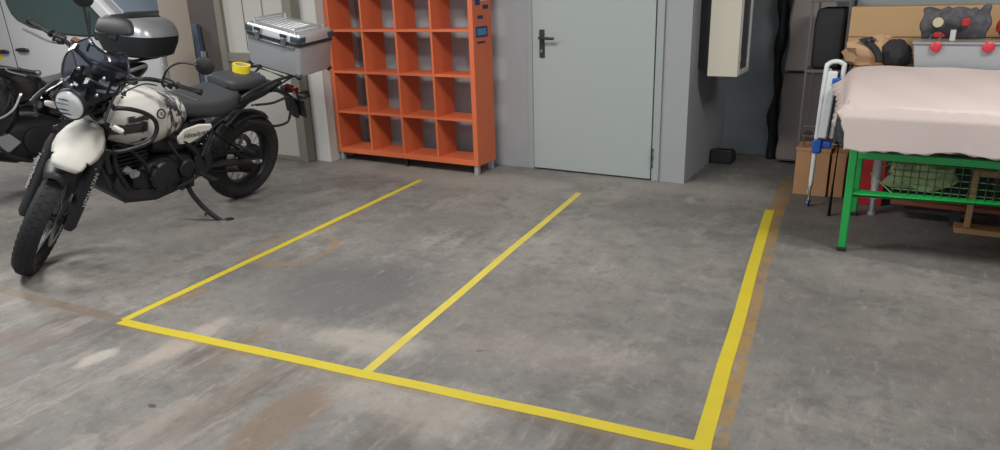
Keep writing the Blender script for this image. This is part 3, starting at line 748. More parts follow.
    for s in (-1, 1): prism(b, [(1.15, .43), (1.06, .33), (.85, .29), (.70, .30), (.74, .35), (.98, .37), (1.08, .42), (1.12, .50)], 'y', s*.125, s*.145)
    p('skid_plate', b, 'black', bevel=.006)
    # airbox, hoses
    b = B(); loft(b, [sring(x, 0, cz, hy, hz, 3, 20) for x, cz, hy, hz in ((.42, .62, .09, .07), (.55, .62, .12, .10), (.72, .62, .12, .10), (.84, .62, .09, .07))]); p('airbox', b, 'black')
    b = B(); tube(b, smooth_path([(1.12, .11, .70), (1.05, .145, .66), (.96, .15, .56), (.92, .15, .48)], 5), .012, 8); p('hose', b, 'rubber')
    b = B(); tube(b, smooth_path([(.78, .13, .66), (.74, .155, .58), (.68, .15, .50)], 5), .010, 8); p('hose', b, 'rubber')
    b = B(); tube(b, [(1.03, .10, .50), (1.03, .165, .50)], .028, 18); tube(b, [(1.02, .165, .50), (1.02, .175, .50)], .02, 18); p('water_pump', b, 'alu')
    # swingarm and chain
    for s in (-1, 1):
        b = B(); tube(b, [(.52, s*.12, .40), (.30, s*.125, .38), (0.02, s*.11, .325), (-.06, s*.11, .315)], [.03, .028, .024, .02], 12)
        if s > 0: tube(b, [(.40, .12, .48), (.20, .12, .43), (.06, .11, .35)], .012, 8)
        p('swingarm', b, 'blackmetal')
        b = B(); lathe(b, [(.018, 0), (.018, .02), (.01, .024)], (0, s*.125, .325), (0, s, 0), 12); p('rear_axle_nut', b, 'steel')
    b = B(); prism(b, [(.02, .318), (-.05, .308), (-.055, .325), (.02, .338), (.14, .358), (.14, .345)], 'y', .128, .134); p('axle_label', b, 'letter')
    b = B(); lathe(b, [(.0, .055), (.11, .055), (.112, .07), (.11, .078), (.0, .078)], (0, 0, .325), (0, 1, 0), 36); p('sprocket', b, 'engine')
    b = B(); prism(b, [(.50, .45), (.20, .44), (-.02, .425), (-.06, .40), (-.02, .405), (.20, .42), (.50, .43)], 'y', .065, .10); prism(b, [(.50, .345), (.20, .30), (.02, .235), (.02, .225), (.20, .285), (.50, .33)], 'y', .075, .09); p('chain_guard', b, 'black')
    b = B(); n = 60; 
    cp = [(.06+.0, .098, .415)]+[(.48, .098, .44)]; tube(b, [(.0, .085, .413), (.48, .085, .43)], .009, 6); tube(b, [(.0, .085, .237), (.48, .085, .34)], .009, 6); p('chain', b, 'engine')
    b = B()
    pts = []
    for k in range(90):
        t = k/89; a = t*2*PI*6; pts.append((.36+.06*t+.032*math.cos(a), .0+.032*math.sin(a), .50+.22*t))
    tube(b, pts, .006, 6); tube(b, [(.355, 0, .44), (.43, 0, .76)], .016, 12); p('rear_shock', b, 'steel')
    # foot controls
    for s in (-1, 1):
        b = B(); tube(b, [(.53, s*.15, .38), (.53, s*.20, .37)], .010, 8); box(b, (.53, s*.245, .372), (.045, .09, .018)); p('footpeg', b, 'blackmetal', bevel=.004)
        b = B(); tube(b, [(.20, s*.15, .50), (.20, s*.23, .49)], .011, 8); box(b, (.20, s*.25, .49), (.035, .08, .016)); tube(b, [(.33, s*.145, .56), (.20, s*.15, .50), (.17, s*.15, .56)], .009, 8); p('pillion_footpeg', b, 'blackmetal', bevel=.003)
        b = B(); prism(b, [(.58, .50), (.46, .50), (.44, .40), (.49, .34), (.57, .36)], 'y', s*.148, s*.156); p('heel_guard', b, 'blackmetal', bevel=.003)
    b = B(); tube(b, smooth_path([(.56, .17, .37), (.66, .185, .35), (.74, .19, .345), (.74, .235, .345)], 4), .008, 8); p('gear_lever', b, 'blackmetal')
    # side stand
    b = B(); box(b, (.62, .13, .335), (.10, .03, .09)); tube(b, smooth_path([(.62, .14, .31), (.60, .17, .24), (.555, .235, .15), (.505, .315, .085), (.48, .345, .072)], 5), .016, 12)
    tube(b, [(.55, .235, .15), (.585, .27, .13)], .007, 8); stnd = p('side_stand', b, 'blackmetal')
    b = B()
    lathe(b, [(.0, 0), (.034, 0), (.036, .006), (.030, .011), (.0, .013)], (.47, .362, .0905), (0, -.2419, .9703), 20)
    fo = obj('stand_foot', b, 'blackmetal', stnd)
    # rear fender, tail light, plate carrier
    b = B(); rows = []
    for t0 in [x*PI/180 for x in (58, 72, 88, 104, 118)]:
        rr = .35; rows.append([b.verts.new(((rr-.03*abs(k/4)**2)*math.cos(t0), .078*k/4, .325+(rr-.03*abs(k/4)**2)*math.sin(t0))) for k in range(-4, 5)])
    for i in range(len(rows)-1):
        for k in range(8): b.faces.new((rows[i][k], rows[i][k+1], rows[i+1][k+1], rows[i+1][k]))
    p('rear_hugger', b, 'black', solid=.004)
    b = B(); loft(b, [sring(x, 0, z, hy, .016, 3, 12) for x, z, hy in ((-.14, .82, .08), (-.28, .79, .07), (-.42, .72, .05), (-.50, .62, .045), (-.53, .54, .04))]); p('tail_bracket', b, 'black')
    b = B(); box(b, (-.52, 0, .62), (.012, .20, .15), Matrix.Rotation(.35, 3, 'Y')); box(b, (-.50, .08, .735), (.10, .05, .055), Matrix.Rotation(.5, 3, 'X')); box(b, (-.50, -.08, .735), (.10, .05, .055)); pc = p('plate_holder', b, 'black', bevel=.006)
    for s in (-1, 1):
        b = B(); tube(b, [(-.36, s*.05, .78), (-.38, s*.15, .775)], .008, 8); ri = p('rear_indicator', b, 'black')
        b = B(); tube(b, [(-.38, s*.14, .775), (-.38, s*.155, .775), (-.385, s*.20, .775), (-.385, s*.21, .775)], [.014, .02, .02, .009], 12); obj('indicator_lens', b, 'black', ri)
    b = B(); tube(b, [(-.46, -.05, .77), (-.46, .05, .77)], .022, 14); p('tail_light', b, 'red')
    # luggage rack, grab rails and side loops
    b = B()
    for s in (-1, 1):
        tube(b, smooth_path([(.22, s*.15, .83), (.12, s*.165, .88), (-.10, s*.16, .92), (-.26, s*.14, .925), (-.52, s*.13, .925)], 5), .011, 10)
        tube(b, [(-.10, s*.12, .83), (-.28, s*.14, .92)], .010, 8)
    for x in (-.22, -.30, -.38, -.46, -.52): tube(b, [(x, -.14, .925), (x, .14, .925)], .009, 8)
    p('luggage_rack', b, 'blackmetal')
    for s in (-1, 1):
        b = B(); tube(b, smooth_path([(.10, s*.15, .77), (-.05, s*.19, .775), (-.17, s*.205, .80), (-.215, s*.21, .77), (-.22, s*.21, .66), (-.20, s*.205, .61), (-.10, s*.20, .60), (-.02, s*.18, .62), (.12, s*.15, .66)], 5), .009, 8); p('pannier_rail', b, 'blackmetal')
    # aluminium top box, turned a little on its plate
    TM = T3(-.445, -.015, .938) @ Matrix.Diagonal((.96, .94, 1, 1)) @ Matrix.Rotation(math.radians(3), 4, 'X') @ Matrix.Rotation(math.radians(5), 4, 'Y')
    def rr_(hx, hy, z, c=.035, n=3):
        out = []
        for sx, sy, a0 in ((1, 1, 0), (-1, 1, 90), (-1, -1, 180), (1, -1, 270)):
            for k in range(n+1):
                a = math.radians(a0+90*k/n); out.append(V((sx*(hx-c)+c*math.cos(a), sy*(hy-c)+c*math.sin(a), z)))
        return out
    b = B(); loft(b, [rr_(.165, .235, .0), rr_(.185, .255, .012), rr_(.194, .262, .222)]); tb = obj('top_box', b, 'alu', R, TM)
    LM = T3(0, 0, .022) @ Matrix.Diagonal((.978, .978, 1, 1))
    b = B(); loft(b, [rr_(.203, .273, .200), rr_(.203, .273, .222), rr_(.203, .273, .224)]); obj('lid_seal', b, 'black', tb, LM)
    b = B(); loft(b, [rr_(.202, .272, .224), rr_(.202, .272, .262), rr_(.190, .26, .283, .03), rr_(.18, .25, .287, .03)]); obj('lid', b, 'alu_lid', tb, LM)
    b = B()
    for k in range(6): box(b, (-.10+k*.04, 0, .289), (.022, .40, .005))
    obj('lid_ribs', b, 'alu_lid', tb, LM, bevel=.002)
    for sy in (-1, 1):
        b = B(); tube(b, smooth_path([(.165, sy*.19, .27), (.165, sy*.20, .305), (.15, sy*.205, .312), (-.15, sy*.205, .312), (-.165, sy*.20, .305), (-.165, sy*.19, .27)], 4), .0075, 8); obj('tie_down_rail', b, 'alu_lid', tb, LM)
        b = B(); box(b, (.212, sy*.13, .225), (.020, .045, .085)); box(b, (.218, sy*.13, .235), (.02, .026, .03)); obj('latch', b, 'steel', tb, LM, bevel=.005)
        b = B(); box(b, (.216, sy*.13, .262), (.016, .055, .02)); obj('latch_hook', b, 'black', tb, LM, bevel=.003)
        for sx in (-1, 1):
            b = B(); loft(b, [[V((sx*(q)-sx*c_, sy*w_, z)), V((sx*q, sy*w_, z)), V((sx*q, sy*w_-sy*c_, z))] if False else rrc for q, w_, z, c_, rrc in []]) if False else None
            prism(b, [(sx*.207, sy*.19), (sx*.207, sy*.262), (sx*.192, sy*.277), (sx*.13, sy*.277), (sx*.13, sy*.262), (sx*.18, sy*.262), (sx*.192, sy*.25), (sx*.192, sy*.19)], 'z', .228, .262)
            prism(b, [(sx*.125, sy*.24), (sx*.17, sy*.24), (sx*.17, sy*.19), (sx*.205, sy*.19), (sx*.205, sy*.262), (sx*.192, sy*.275), (sx*.125, sy*.275)], 'z', .245, .268)
            obj('corner_cap', b, 'capdark', tb, LM, bevel=.003)
            b = B(); tube(b, [(sx*.175, sy*.245, .02), (sx*.165, sy*.235, -.006)], [.028, .02], 10); obj('corner_foot', b, 'black', tb)
    b = B(); box(b, (.207, 0, .188), (.012, .46, .016)); obj('front_rail', b, 'steel', tb, LM, bevel=.003)
    b = B(); box(b, (0, 0, -.012), (.26, .34, .02)); box(b, (.05, .12, -.02), (.10, .05, .04)); obj('mounting_plate', b, 'black', tb, bevel=.006)
    return R
bikeA = adventure_bike()

# tape roll lying on the pillion seat
mb = bike_matrix(-4.25, 3.43, -86.5, 15)
tr = empty('tape_roll', mtx=mb @ T3(.045, -.015, .951))
tag(tr, 'small roll of yellow tape lying on the pillion seat', 'tape')
b = B(); lathe(b, [(.042, 0), (.058, 0), (.058, .052), (.042, .052)], (0,0,0), (0,0,1), 36, closed=True); obj('tape_winding', b, 'tapeyel', tr)
b = B(); lathe(b, [(.039, .001), (.042, .001), (.042, .051), (.039, .051)], (0,0,0), (0,0,1), 36, closed=True); obj('cardboard_core', b, 'cardcore', tr)

# ------------------------------------------------------------------ the dark touring motorcycle on the left
def touring_bike():
    R = empty('motorcycle', mtx=bike_matrix(-6.23, 3.66, -83, 6))
    tag(R, 'black faired motorcycle at the left edge with a large black and silver top case', 'motorcycle')
    S = steer_matrix(20, 1.60)
    def p(n, bm, m, parent=R, **k): return obj(n, bm, m, parent, **k)
    def ps(n, bm, m, **k): return obj(n, bm, m, R, S, **k)
    wheel(R, S @ T3(1.50, 0, .30), 'front_wheel', .30, .12, 10, True, 1, 30, .22, cast=True)
    wheel(R, T3(0, 0, .30), 'rear_wheel', .30, .16, 10, True, 1, 30, .21, cast=True)
    ax = V((-math.sin(math.radians(26.5)), 0, math.cos(math.radians(26.5)))); base = V((1.49, 0, .30))
    for s in (-1, 1):
        b = B(); q = V((0, s*.10, 0)); tube(b, [base+q-ax*.02, base+q+ax*.7], .026, 12); ps('fork_leg', b, 'blackmetal')
    b = B(); rows = []
    for t0 in [x*PI/180 for x in (25, 45, 65, 90, 115, 140)]:
        rr = .34; rows.append([b.verts.new((1.5+(rr-.05*abs(k/4)**2)*math.cos(t0), .08*k/4, .30+(rr-.05*abs(k/4)**2)*math.sin(t0))) for k in range(-4, 5)])
    for i in range(len(rows)-1):
        for k in range(8): b.faces.new((rows[i][k], rows[i][k+1], rows[i+1][k+1], rows[i+1][k]))
    ps('front_fender', b, 'blackgloss', solid=.005)
    # fairing
    b = B()
    secs = [(.80, .72, .16, .14), (.92, .72, .24, .24), (1.05, .70, .30, .29), (1.18, .72, .32, .29), (1.32, .76, .29, .24), (1.44, .80, .21, .18), (1.54, .82, .12, .10), (1.58, .82, .05, .04)]
    loft(b, [sring(x, 0, cz, hy, hz, 2.6, 28) for x, cz, hy, hz in secs]); fa = p('fairing', b, 'blackgloss', sub=1)
    for s in (-1, 1):
        b = B(); tube(b, smooth_path([(.86, s*.24, .80), (.98, s*.295, .70), (1.14, s*.315, .66), (1.34, s*.29, .70), (1.45, s*.21, .78)], 5), .008, 8); obj('silver_edge', b, 'silver', fa)
        b = B(); prism(b, [(1.0, .52), (.92, .44), (1.02, .38), (1.20, .42), (1.18, .50)], 'y', s*.22, s*.25); obj('silver_scoop', b, 'silver', fa, bevel=.01)
        b = B(); box(b, (1.54, s*.09, .86), (.03, .10, .06), Matrix.Rotation(s*.6, 3, 'Z')); obj('headlight', b, 'lens', fa, bevel=.01)
    b = B(); rows = []
    for (x, z, w) in ((1.42, .98, .13), (1.36, 1.06, .17), (1.28, 1.15, .18), (1.20, 1.24, .16), (1.16, 1.29, .11)):
        rows.append([b.verts.new((x-.10*abs(k/5)**2, w*k/5, z)) for k in range(-5, 6)])
    for i in range(len(rows)-1):
        for k in range(10): b.faces.new((rows[i][k], rows[i][k+1], rows[i+1][k+1], rows[i+1][k]))
    p('windscreen', b, 'smoke', solid=.004, sub=1)
    half = [(1.05, 0, .99), (1.05, .10, .995), (1.02, .20, 1.02), (.96, .32, 1.03), (.90, .42, 1.02)]
    b = B(); tube(b, smooth_path([(x, -y, z) for x, y, z in half[::-1]]+half[1:], 5), .013, 12); bar = ps('handlebar', b, 'blackmetal')
    for s in (-1, 1):
        b = B(); tube(b, [(.955, s*.325, 1.03), (.90, s*.42, 1.02)], .019, 14); obj('grip', b, 'rubber', bar)
        b = B(); lathe(b, [(.02, 0), (.02, .022), (.012, .03)], (.90, s*.42, 1.02), (-.5, s, -.05), 14); obj('bar_end_weight', b, 'steel', bar)
        b = B(); tube(b, smooth_path([(1.0, s*.26, 1.03), (1.02, s*.30, 1.02), (.98, s*.40, 1.005)], 4), .007, 8); obj('lever', b, 'steel', bar)
    # tank, seat, tail
    b = B(); loft(b, [sring(x, 0, cz, hy, hz, 2.6, 24) for x, cz, hy, hz in ((.52, .80, .08, .06), (.62, .80, .15, .12), (.78, .82, .20, .16), (.94, .84, .21, .17), (1.06, .84, .15, .12))]); p('fuel_tank', b, 'blackgloss', sub=1)
    b = B(); loft(b, [sring(x, 0, cz, hy, hz, 3, 24) for x, cz, hy, hz in ((.56, .80, .09, .04), (.46, .78, .15, .06), (.28, .78, .17, .07), (.12, .82, .16, .07), (-.10, .85, .14, .06), (-.24, .86, .08, .03))]); p('seat', b, 'seat', sub=1)
    b = B(); loft(b, [sring(x, 0, cz, hy, hz, 2.6, 24) for x, cz, hy, hz in ((.60, .60, .10, .10), (.40, .64, .17, .13), (.10, .71, .19, .12), (-.20, .78, .17, .09), (-.40, .83, .12, .06), (-.50, .85, .05, .03))]); tl = p('tail_fairing', b, 'blackgloss', sub=1)
    for s in (-1, 1):
        b = B(); tube(b, smooth_path([(.44, s*.175, .70), (.28, s*.20, .77), (.05, s*.205, .82), (-.20, s*.185, .855), (-.38, s*.14, .87)], 5), .016, 8); obj('silver_edge', b, 'silver', tl)
    b = B(); loft(b, [sring(x, 0, cz, hy, hz, 3.5, 20) for x, cz, hy, hz in ((.42, .40, .12, .10), (.60, .42, .19, .16), (.90, .42, .20, .18), (1.08, .42, .14, .12))]); en = p('engine_block', b, 'engine')
    for s in (-1, 1):
        b = B(); lathe(b, [(0, 0), (.10, 0), (.10, .02), (.06, .035), (0, .035)], (.78, s*.19, .42), (0, s, 0), 26); obj('engine_cover', b, 'blackmetal', en)
        b = B(); tube(b, smooth_path([(1.12, s*.12, .62), (1.16, s*.30, .50), (1.08, s*.34, .38), (.92, s*.30, .30), (.80, s*.14, .27)], 5), .014, 10); p('crash_bar', b, 'blackmetal')
        b = B(); tube(b, [(.5, s*.12, .36), (0, s*.12, .30)], [.035, .025], 10); p('swingarm', b, 'blackmetal')
        b = B(); tube(b, [(.46, s*.16, .34), (.46, s*.27, .33)], .013, 8); p('footpeg', b, 'blackmetal')
    b = B(); box(b, (1.28, .24, .46), (.10, .02, .05)); p('side_reflector', b, 'red', bevel=.005)
    b = B(); tube(b, smooth_path([(.60, .12, .30), (.56, .22, .17), (.50, .285, .045)], 4), .016, 10); st_ = p('side_stand', b, 'blackmetal')
    b = B()
    for s in (-1, 1): tube(b, [(.0, s*.13, .86), (-.25, s*.13, .92), (-.55, s*.12, .93)], .013, 8)
    for x in (-.25, -.4, -.52): tube(b, [(x, -.13, .925), (x, .13, .925)], .010, 8)
    p('luggage_rack', b, 'blackmetal')
    # top case
    def ring(hx, hy, z, cx=0., e=3.2, n=32):
        out = []
        for k in range(n):
            t = 2*PI*k/n; c, s = math.cos(t), math.sin(t)
            out.append(V((cx+math.copysign(abs(c)**(2/e), c)*hx, math.copysign(abs(s)**(2/e), s)*hy, z)))
        return out
    TM = T3(-.45, 0, .945) @ Matrix.Scale(1.16, 4)
    b = B(); loft(b, [ring(.15, .20, 0), ring(.19, .25, .02), ring(.215, .295, .12), ring(.22, .30, .165)]); tc = obj('top_case', b, 'black', R, TM)
    b = B(); loft(b, [ring(.222, .302, .167), ring(.218, .296, .20), ring(.198, .262, .262), ring(.165, .21, .290), ring(.06, .08, .300)]); obj('lid', b, 'silver', tc)
    b = B(); loft(b, [ring(.228, .155, .168), ring(.225, .150, .21), ring(.205, .14, .272), ring(.165, .12, .302), ring(.05, .05, .312)]); obj('lid_centre', b, 'black', tc)
    b = B(); loft(b, [ring(.03, .19, .165, .205, 3), ring(.045, .20, .20, .20, 3), ring(.045, .18, .26, .18, 3), ring(.02, .12, .295, .165, 3)]); obj('backrest_pad', b, 'seat', tc, sub=1)
    b = B(); box(b, (.222, 0, .15), (.02, .08, .035)); obj('latch', b, 'black', tc, bevel=.006)
    return R
bikeB = touring_bike()

# ------------------------------------------------------------------ van behind the motorcycles
def van():
    X0 = -9.4; Y = 4.95
    r = empty('van', (-9.4, Y+.9, 0)); tag(r, 'white van parked behind the motorcycles, green tinted side window', 'van')
    T = Matrix.Translation((9.4, -(Y+.9), 0))
    def p(n, bm, m, parent=r, **k):
        o = obj(n, bm, m, parent, **k)
        if parent is r: o.matrix_parent_inverse = T
        return o
    prof = [(-12.9, .32), (-12.95, 1.0), (-12.9, 1.85), (-12.8, 1.95), (-9.3, 1.98), (-8.6, 1.90), (-7.72, 1.22), (-7.30, 1.06), (-7.12, .85), (-7.08, .40), (-7.2, .30)]
    b = B(); rings = []
    for dy in (0, .05, .9, 1.75, 1.8): rings.append([V((x, Y+dy, z)) for x, z in prof])
    loft(b, rings); body = p('body', b, 'van', bevel=.05)
    gl = [(-9.98, 1.88), (-9.92, 1.42), (-9.86, 1.30), (-9.76, 1.225), (-9.50, 1.145), (-9.0, 1.065), (-8.4, 1.035), (-7.86, 1.04), (-7.84, 1.10), (-8.68, 1.78), (-8.8, 1.86), (-9.1, 1.88)]
    def shrink(P, d):
        cx = sum(q[0] for q in P)/len(P); cz = sum(q[1] for q in P)/len(P)
        return [(q[0]+(cx-q[0])*d, q[1]+(cz-q[1])*d*1.6) for q in P]
    b = B(); prism(b, gl, 'y', Y-.008, Y+.01); p('window_surround', b, 'vanseam', smooth=False)
    b = B(); prism(b, shrink(gl, .03), 'y', Y-.014, Y-.006); p('side_window', b, 'vanglass', smooth=False)
    b = B(); bx(b, (-8.30, Y-.018, 1.08), (-8.26, Y-.012, 1.60)); p('window_divider', b, 'vanseam')
    # door seams
    b = B(); tube(b, smooth_path([(-10.08, Y-.001, 1.9), (-10.06, Y-.001, 1.4), (-10.03, Y-.001, .9), (-10.0, Y-.001, .35)], 5), .006, 6); p('door_seam', b, 'vanseam')
    b = B(); tube(b, smooth_path([(-7.95, Y-.001, 1.04), (-7.9, Y-.001, .8), (-7.98, Y-.001, .35)], 5), .005, 6); p('door_seam', b, 'vanseam')
    for x, z in ((-9.78, .868), (-10.26, .84)):
        b = B(); lathe(b, [(0.001, -.14), (.018, -.125), (.026, -.05), (.027, .05), (.018, .125), (.001, .14)], (x, Y-.022, z), (1, 0, .0), 14); dh = p('door_handle', b, 'vanseam')
    b = B(); box(b, (-9.78, Y-.001, .90), (.16, .006, .04)); p('handle_recess', b, 'van', bevel=.003)
    b = B(); bx(b, (-10.6, Y-.004, .74), (-10.335, Y+.002, .90)); p('yellow_sticker', b, 'yellow', smooth=False)
    for x in (-7.75, -11.9):
        b = B(); lathe(b, [(.20, 0), (.31, .01), (.33, .05), (.33, .20), (.20, .21)], (x, Y-.0, .33), (0, 1, 0), 36); w = p('wheel', b, 'rubber')
        b = B(); lathe(b, [(0, -.012), (.05, -.012), (.18, -.004), (.20, .004), (.20, .02)], (x, Y-.0, .33), (0, 1, 0), 30); o = p('wheel_cover', b, 'silver')
    b = B(); prism(b, [(-8.52, 1.855), (-7.78, 1.285), (-7.76, 1.30), (-8.50, 1.88)], 'y', Y+.12, Y+1.68); p('windscreen', b, 'screensheen', smooth=False)
    b = B(); box(b, (-7.82, Y-.12, 1.08), (.10, .20, .14)); box(b, (-7.80, Y-.02, 1.04), (.04, .06, .04)); p('side_mirror', b, 'vanseam', bevel=.03)
    return r
van()

# blue-grey bar leaning against the brown column
r = empty('leaning_bar', (-5.70, 4.42, 0)); tag(r, 'blue-grey bar standing upright beside the brown column', 'bar')
b = B(); bx(b, (-.045, -.02, 0), (.02, .02, 1.19)); obj('bar_face', b, 'bluebar', r, bevel=.003, smooth=False)
b = B(); bx(b, (.02, -.02, 0), (.04, .02, .95)); obj('bar_edge', b, 'palebar', r, smooth=False)
r.rotation_euler = (-.04, -.075, 0)

# ------------------------------------------------------------------ right side: niche
r = empty('wall_cabinet', (-1.175, 5.2, .77)); tag(r, 'cream steel cabinet hanging on the niche wall to the right of the steel door', 'cabinet')
b = B(); bx(b, (-.105, .02, .006), (.085, .36, 1.05)); obj('cabinet_body', b, 'cabinet', r, bevel=.004, smooth=False)
b = B(); bx(b, (-.11, 0, 0), (.10, .02, 1.06)); obj('front_panel', b, 'cabinet', r, bevel=.004, smooth=False)
b = B(); bx(b, (.085, .022, .006), (.105, .05, 1.05)); bx(b, (.085, .33, .006), (.105, .36, 1.05)); bx(b, (.085, .05, .006), (.105, .33, .04)); dr = obj('side_door_frame', b, 'whitemetal', r, bevel=.003, smooth=False)
b = B(); bx(b, (.085, .05, .04), (.092, .33, 1.05)); obj('side_door_pane', b, 'rack', dr, smooth=False)
b = B(); bx(b, (.105, .03, .10), (.112, .045, .15)); obj('door_catch', b, 'steel', dr, bevel=.002, smooth=False)
b = B(); bx(b, (-.195, .06, .05), (-.105, .32, 1.0)); obj('wall_bracket', b, 'blackmetal', r, smooth=False)
# small black box on the floor
r = empty('floor_box', (-1.29, 5.86, 0)); tag(r, 'small black box with a sloping grey lid on the floor of the dark niche', 'box')
b = B(); prism(b, [(-.10, 0), (.10, 0), (.10, .05), (.04, .10), (-.10, .12)], 'x', -.07, .10)
for v in b.verts: pass
obj('box_body', b, 'black', r, bevel=.01)
b = B(); box(b, (0.02, -.0, .112), (.11, .11, .008), Matrix.Rotation(-.2, 3, 'X')); obj('box_label', b, 'rack', r, bevel=.002)
# rolled / standing foam slabs
r = empty('foam_mattress', (-.715, 6.07, 0)); tag(r, 'grey-brown foam mattress standing on end against the block wall', 'mattress')
b = B()
rings = []
for i in range(15):
    z = .02+i*.05; w = .17+.006*math.sin(i*1.3); rings.append([V((-w, -.10+.004*math.sin(i), z)), V((w-.01, -.105, z)), V((w-.01, .08, z)), V((-w, .08, z))])
loft(b, rings); obj('lower_half', b, 'foam2', r, bevel=.02)
b = B(); rings = []
for i in range(26):
    z = .735+i*.05; w = .165+.008*math.sin(i*.9+1); rings.append([V((-w+.01, -.11+.004*math.sin(i), z)), V((w, -.115, z)), V((w, .08, z)), V((-w+.01, .08, z))])
loft(b, rings); obj('upper_half', b, 'foam', r, bevel=.02)
r = empty('dark_tarp', (-.945, 6.10, .0)); tag(r, 'narrow black tarp hanging down beside the foam mattress', 'tarp')
b = B(); rows = []
for i in range(28):
    z = i*.06; w = .028+.008*math.sin(i*1.3)+.009*math.sin(i*.45)
    rows.append([b.verts.new((-w+.012*math.sin(i*.8), .02*math.sin(i*.5), z)), b.verts.new((0, -.03, z)), b.verts.new((w+.012*math.sin(i*.8), .01*math.sin(i), z))])
for i in range(27):
    for k in range(2): b.faces.new((rows[i][k], rows[i][k+1], rows[i+1][k+1], rows[i+1][k]))
obj('tarp_fold', b, 'darkfab', r, solid=.02)

# ------------------------------------------------------------------ green table with cloth
def green_table():
    X0, X1, Y0, Y1 = -.215, 1.75, 4.04, 4.74
    r = empty('table', (X0, Y0, 0)); tag(r, 'green steel framed table with wire mesh under its front rail', 'table')
    T = Matrix.Translation((-X0, -Y0, 0))
    def p(n, bm, m, parent=r, **k):
        o = obj(n, bm, m, parent, **k); o.matrix_parent_inverse = T if parent is r else Matrix(); return o
    for x in (X0, X1):
        for y, zt in ((Y0, .76), (Y1, .87)):
            b = B(); bx(b, (x-.02, y-.02, .02), (x+.02, y+.02, zt)); lg = p('leg', b, 'green', bevel=.006)
            b = B(); bx(b, (x-.023, y-.023, 0), (x+.023, y+.023, .022)); fo = obj('leg_foot', b, 'rubber', lg, bevel=.004)
    b = B(); bx(b, (X0+.02, Y0-.018, .515), (X1-.02, Y0+.018, .555)); p('top_rail', b, 'green', bevel=.006)
    b = B(); tube(b, [(X0+.02, Y0, .325), (X1-.02, Y0, .38)], .021, 4); p('bottom_rail', b, 'green', bevel=.004)
    for x in (X0, X1):
        b = B(); bx(b, (x-.015, Y0+.02, .60), (x+.015, Y1-.02, .64)); p('end_rail', b, 'green', bevel=.004)
    b = B(); bx(b, (X0+.02, Y1-.015, .60), (X1-.02, Y1+.015, .64)); p('rear_rail', b, 'green', bevel=.004)
    b = B()
    x = X0+.20
    while x < X1-.03:
        tube(b, [(x, Y0, .34), (x, Y0, .53)], .0036, 5, caps=False); x += .036
    for k in range(1, 6):
        z = .335+k*.034; tube(b, [(X0+.19, Y0+.004, z), (X1-.03, Y0+.004, z)], .0036, 5, caps=False)
    tube(b, [(X0+.20, Y0-.004, .52), (X0+.09, Y0-.006, .44), (X0+.20, Y0-.004, .345)], .003, 6)
    p('wire_mesh', b, 'greenwire')
    b = B(); loft(b, [[V((x, Y0-.03, .765)), V((x, Y1+.03, .875)), V((x, Y1+.03, .893)), V((x, Y0-.03, .783))] for x in (X0-.06, X1+.04)]); p('tabletop', b, 'wood', smooth=False)
green_table()

def tablecloth():
    X0, X1, YF_, YB_ = -.262, 1.80, 3.99, 4.80
    zf, zb = .789, .905
    bm = B(); nx = 110; L = []
    # path across the cloth in the depth direction: back edge -> table front edge -> hanging hem
    def path(v, u):
        """v 0..1 along depth, u = distance along x"""
        top = YB_-YF_; hang = .212 + .008*math.sin(u*9)+.006*math.sin(u*23)
        tot = top+hang; s = v*tot
        if s < top:
            f = s/top; y = YB_-s; z = zb+(zf-zb)*f + .004*math.sin(u*7+f*5)+.003*math.sin(u*17-f*9)
            return y, z, 0.
        h = (s-top)
        return YF_-.012-.02*min(1, h/.05)-.018*h*math.sin(u*11)-.02*h, zf-h, h/hang
    nv = 120
    g = []
    for i in range(nx+1):
        u = (X1-X0)*i/nx
        row = []
        for j in range(nv+1):
            v = j/nv; y, z, h = path(v, u)
            if j == nv: z += .012*abs(math.sin(u*34))-.006
            x = X0+u
            row.append(V((x, y, z)))
        g.append(row)
    # left overhang: continue the cloth outwards past the table end and let it droop
    ov = []
    for a, (dx, dz) in enumerate(((.018, -.006), (.034, -.02), (.046, -.045), (.056, -.08), (.066, -.12))):
        row = []
        for j in range(nv+1):
            q = g[0][j]; v = j/nv
            sc_ = 1.3*abs(math.sin(v*34))-.3+.3*math.sin(v*13)
            hang = v > .74
            w = 1.0 if not hang else max(0., 1-(v-.74)*4.2)
            back = 1.0+1.1*(1-min(1, v/.55))
            row.append(V((q.x-dx*w*back*(.9+.30*sc_*(a == 4)+.12*sc_*(a == 3))+(.02*(v-.74)/.26 if hang and a else 0), q.y, q.z+dz*w*(1 if not hang else .4)+(.012*sc_ if a == 4 else 0))))
        ov.append(row)
    G = ov[::-1]+g
    VV = [[bm.verts.new(q) for q in row] for row in G]
    for i in range(len(VV)-1):
        for j in range(nv): bm.faces.new((VV[i][j], VV[i+1][j], VV[i+1][j+1], VV[i][j+1]))
    o = obj('tablecloth', bm, 'cloth', solid=.003)
    tag(o, 'pale pink scalloped cloth draped over the green table', 'tablecloth')
tablecloth()

# bench behind the table that carries the boxes
r = empty('workbench', (.72, 5.2, 0)); tag(r, 'brown wooden bench behind the cloth-covered table, holding the boxes', 'bench')
b = B(); bx(b, (-1.05, -.34, .855), (1.3, .42, .885)); obj('benchtop', b, 'wood', r, smooth=False, bevel=.003)
for x in (-.55, 1.22):
    for y in (-.05, .38):
        b = B(); bx(b, (x-.03, y-.03, 0), (x+.03, y+.03, .855)); obj('leg', b, 'woodred', r, smooth=False, bevel=.003)

# cardboard box, long
r = empty('cardboard_box', (.40, 5.28, .885)); tag(r, 'long tan cardboard box at the back of the bench', 'box')
b = B(); bx(b, (-.80, -.05, 0), (.95, .22, .345)); obj('box_body', b, 'card', r, smooth=False, bevel=.006)
b = B(); bx(b, (-.80, -.054, .16), (.95, -.05, .163)); obj('box_seam', b, 'carddark', r, smooth=False)
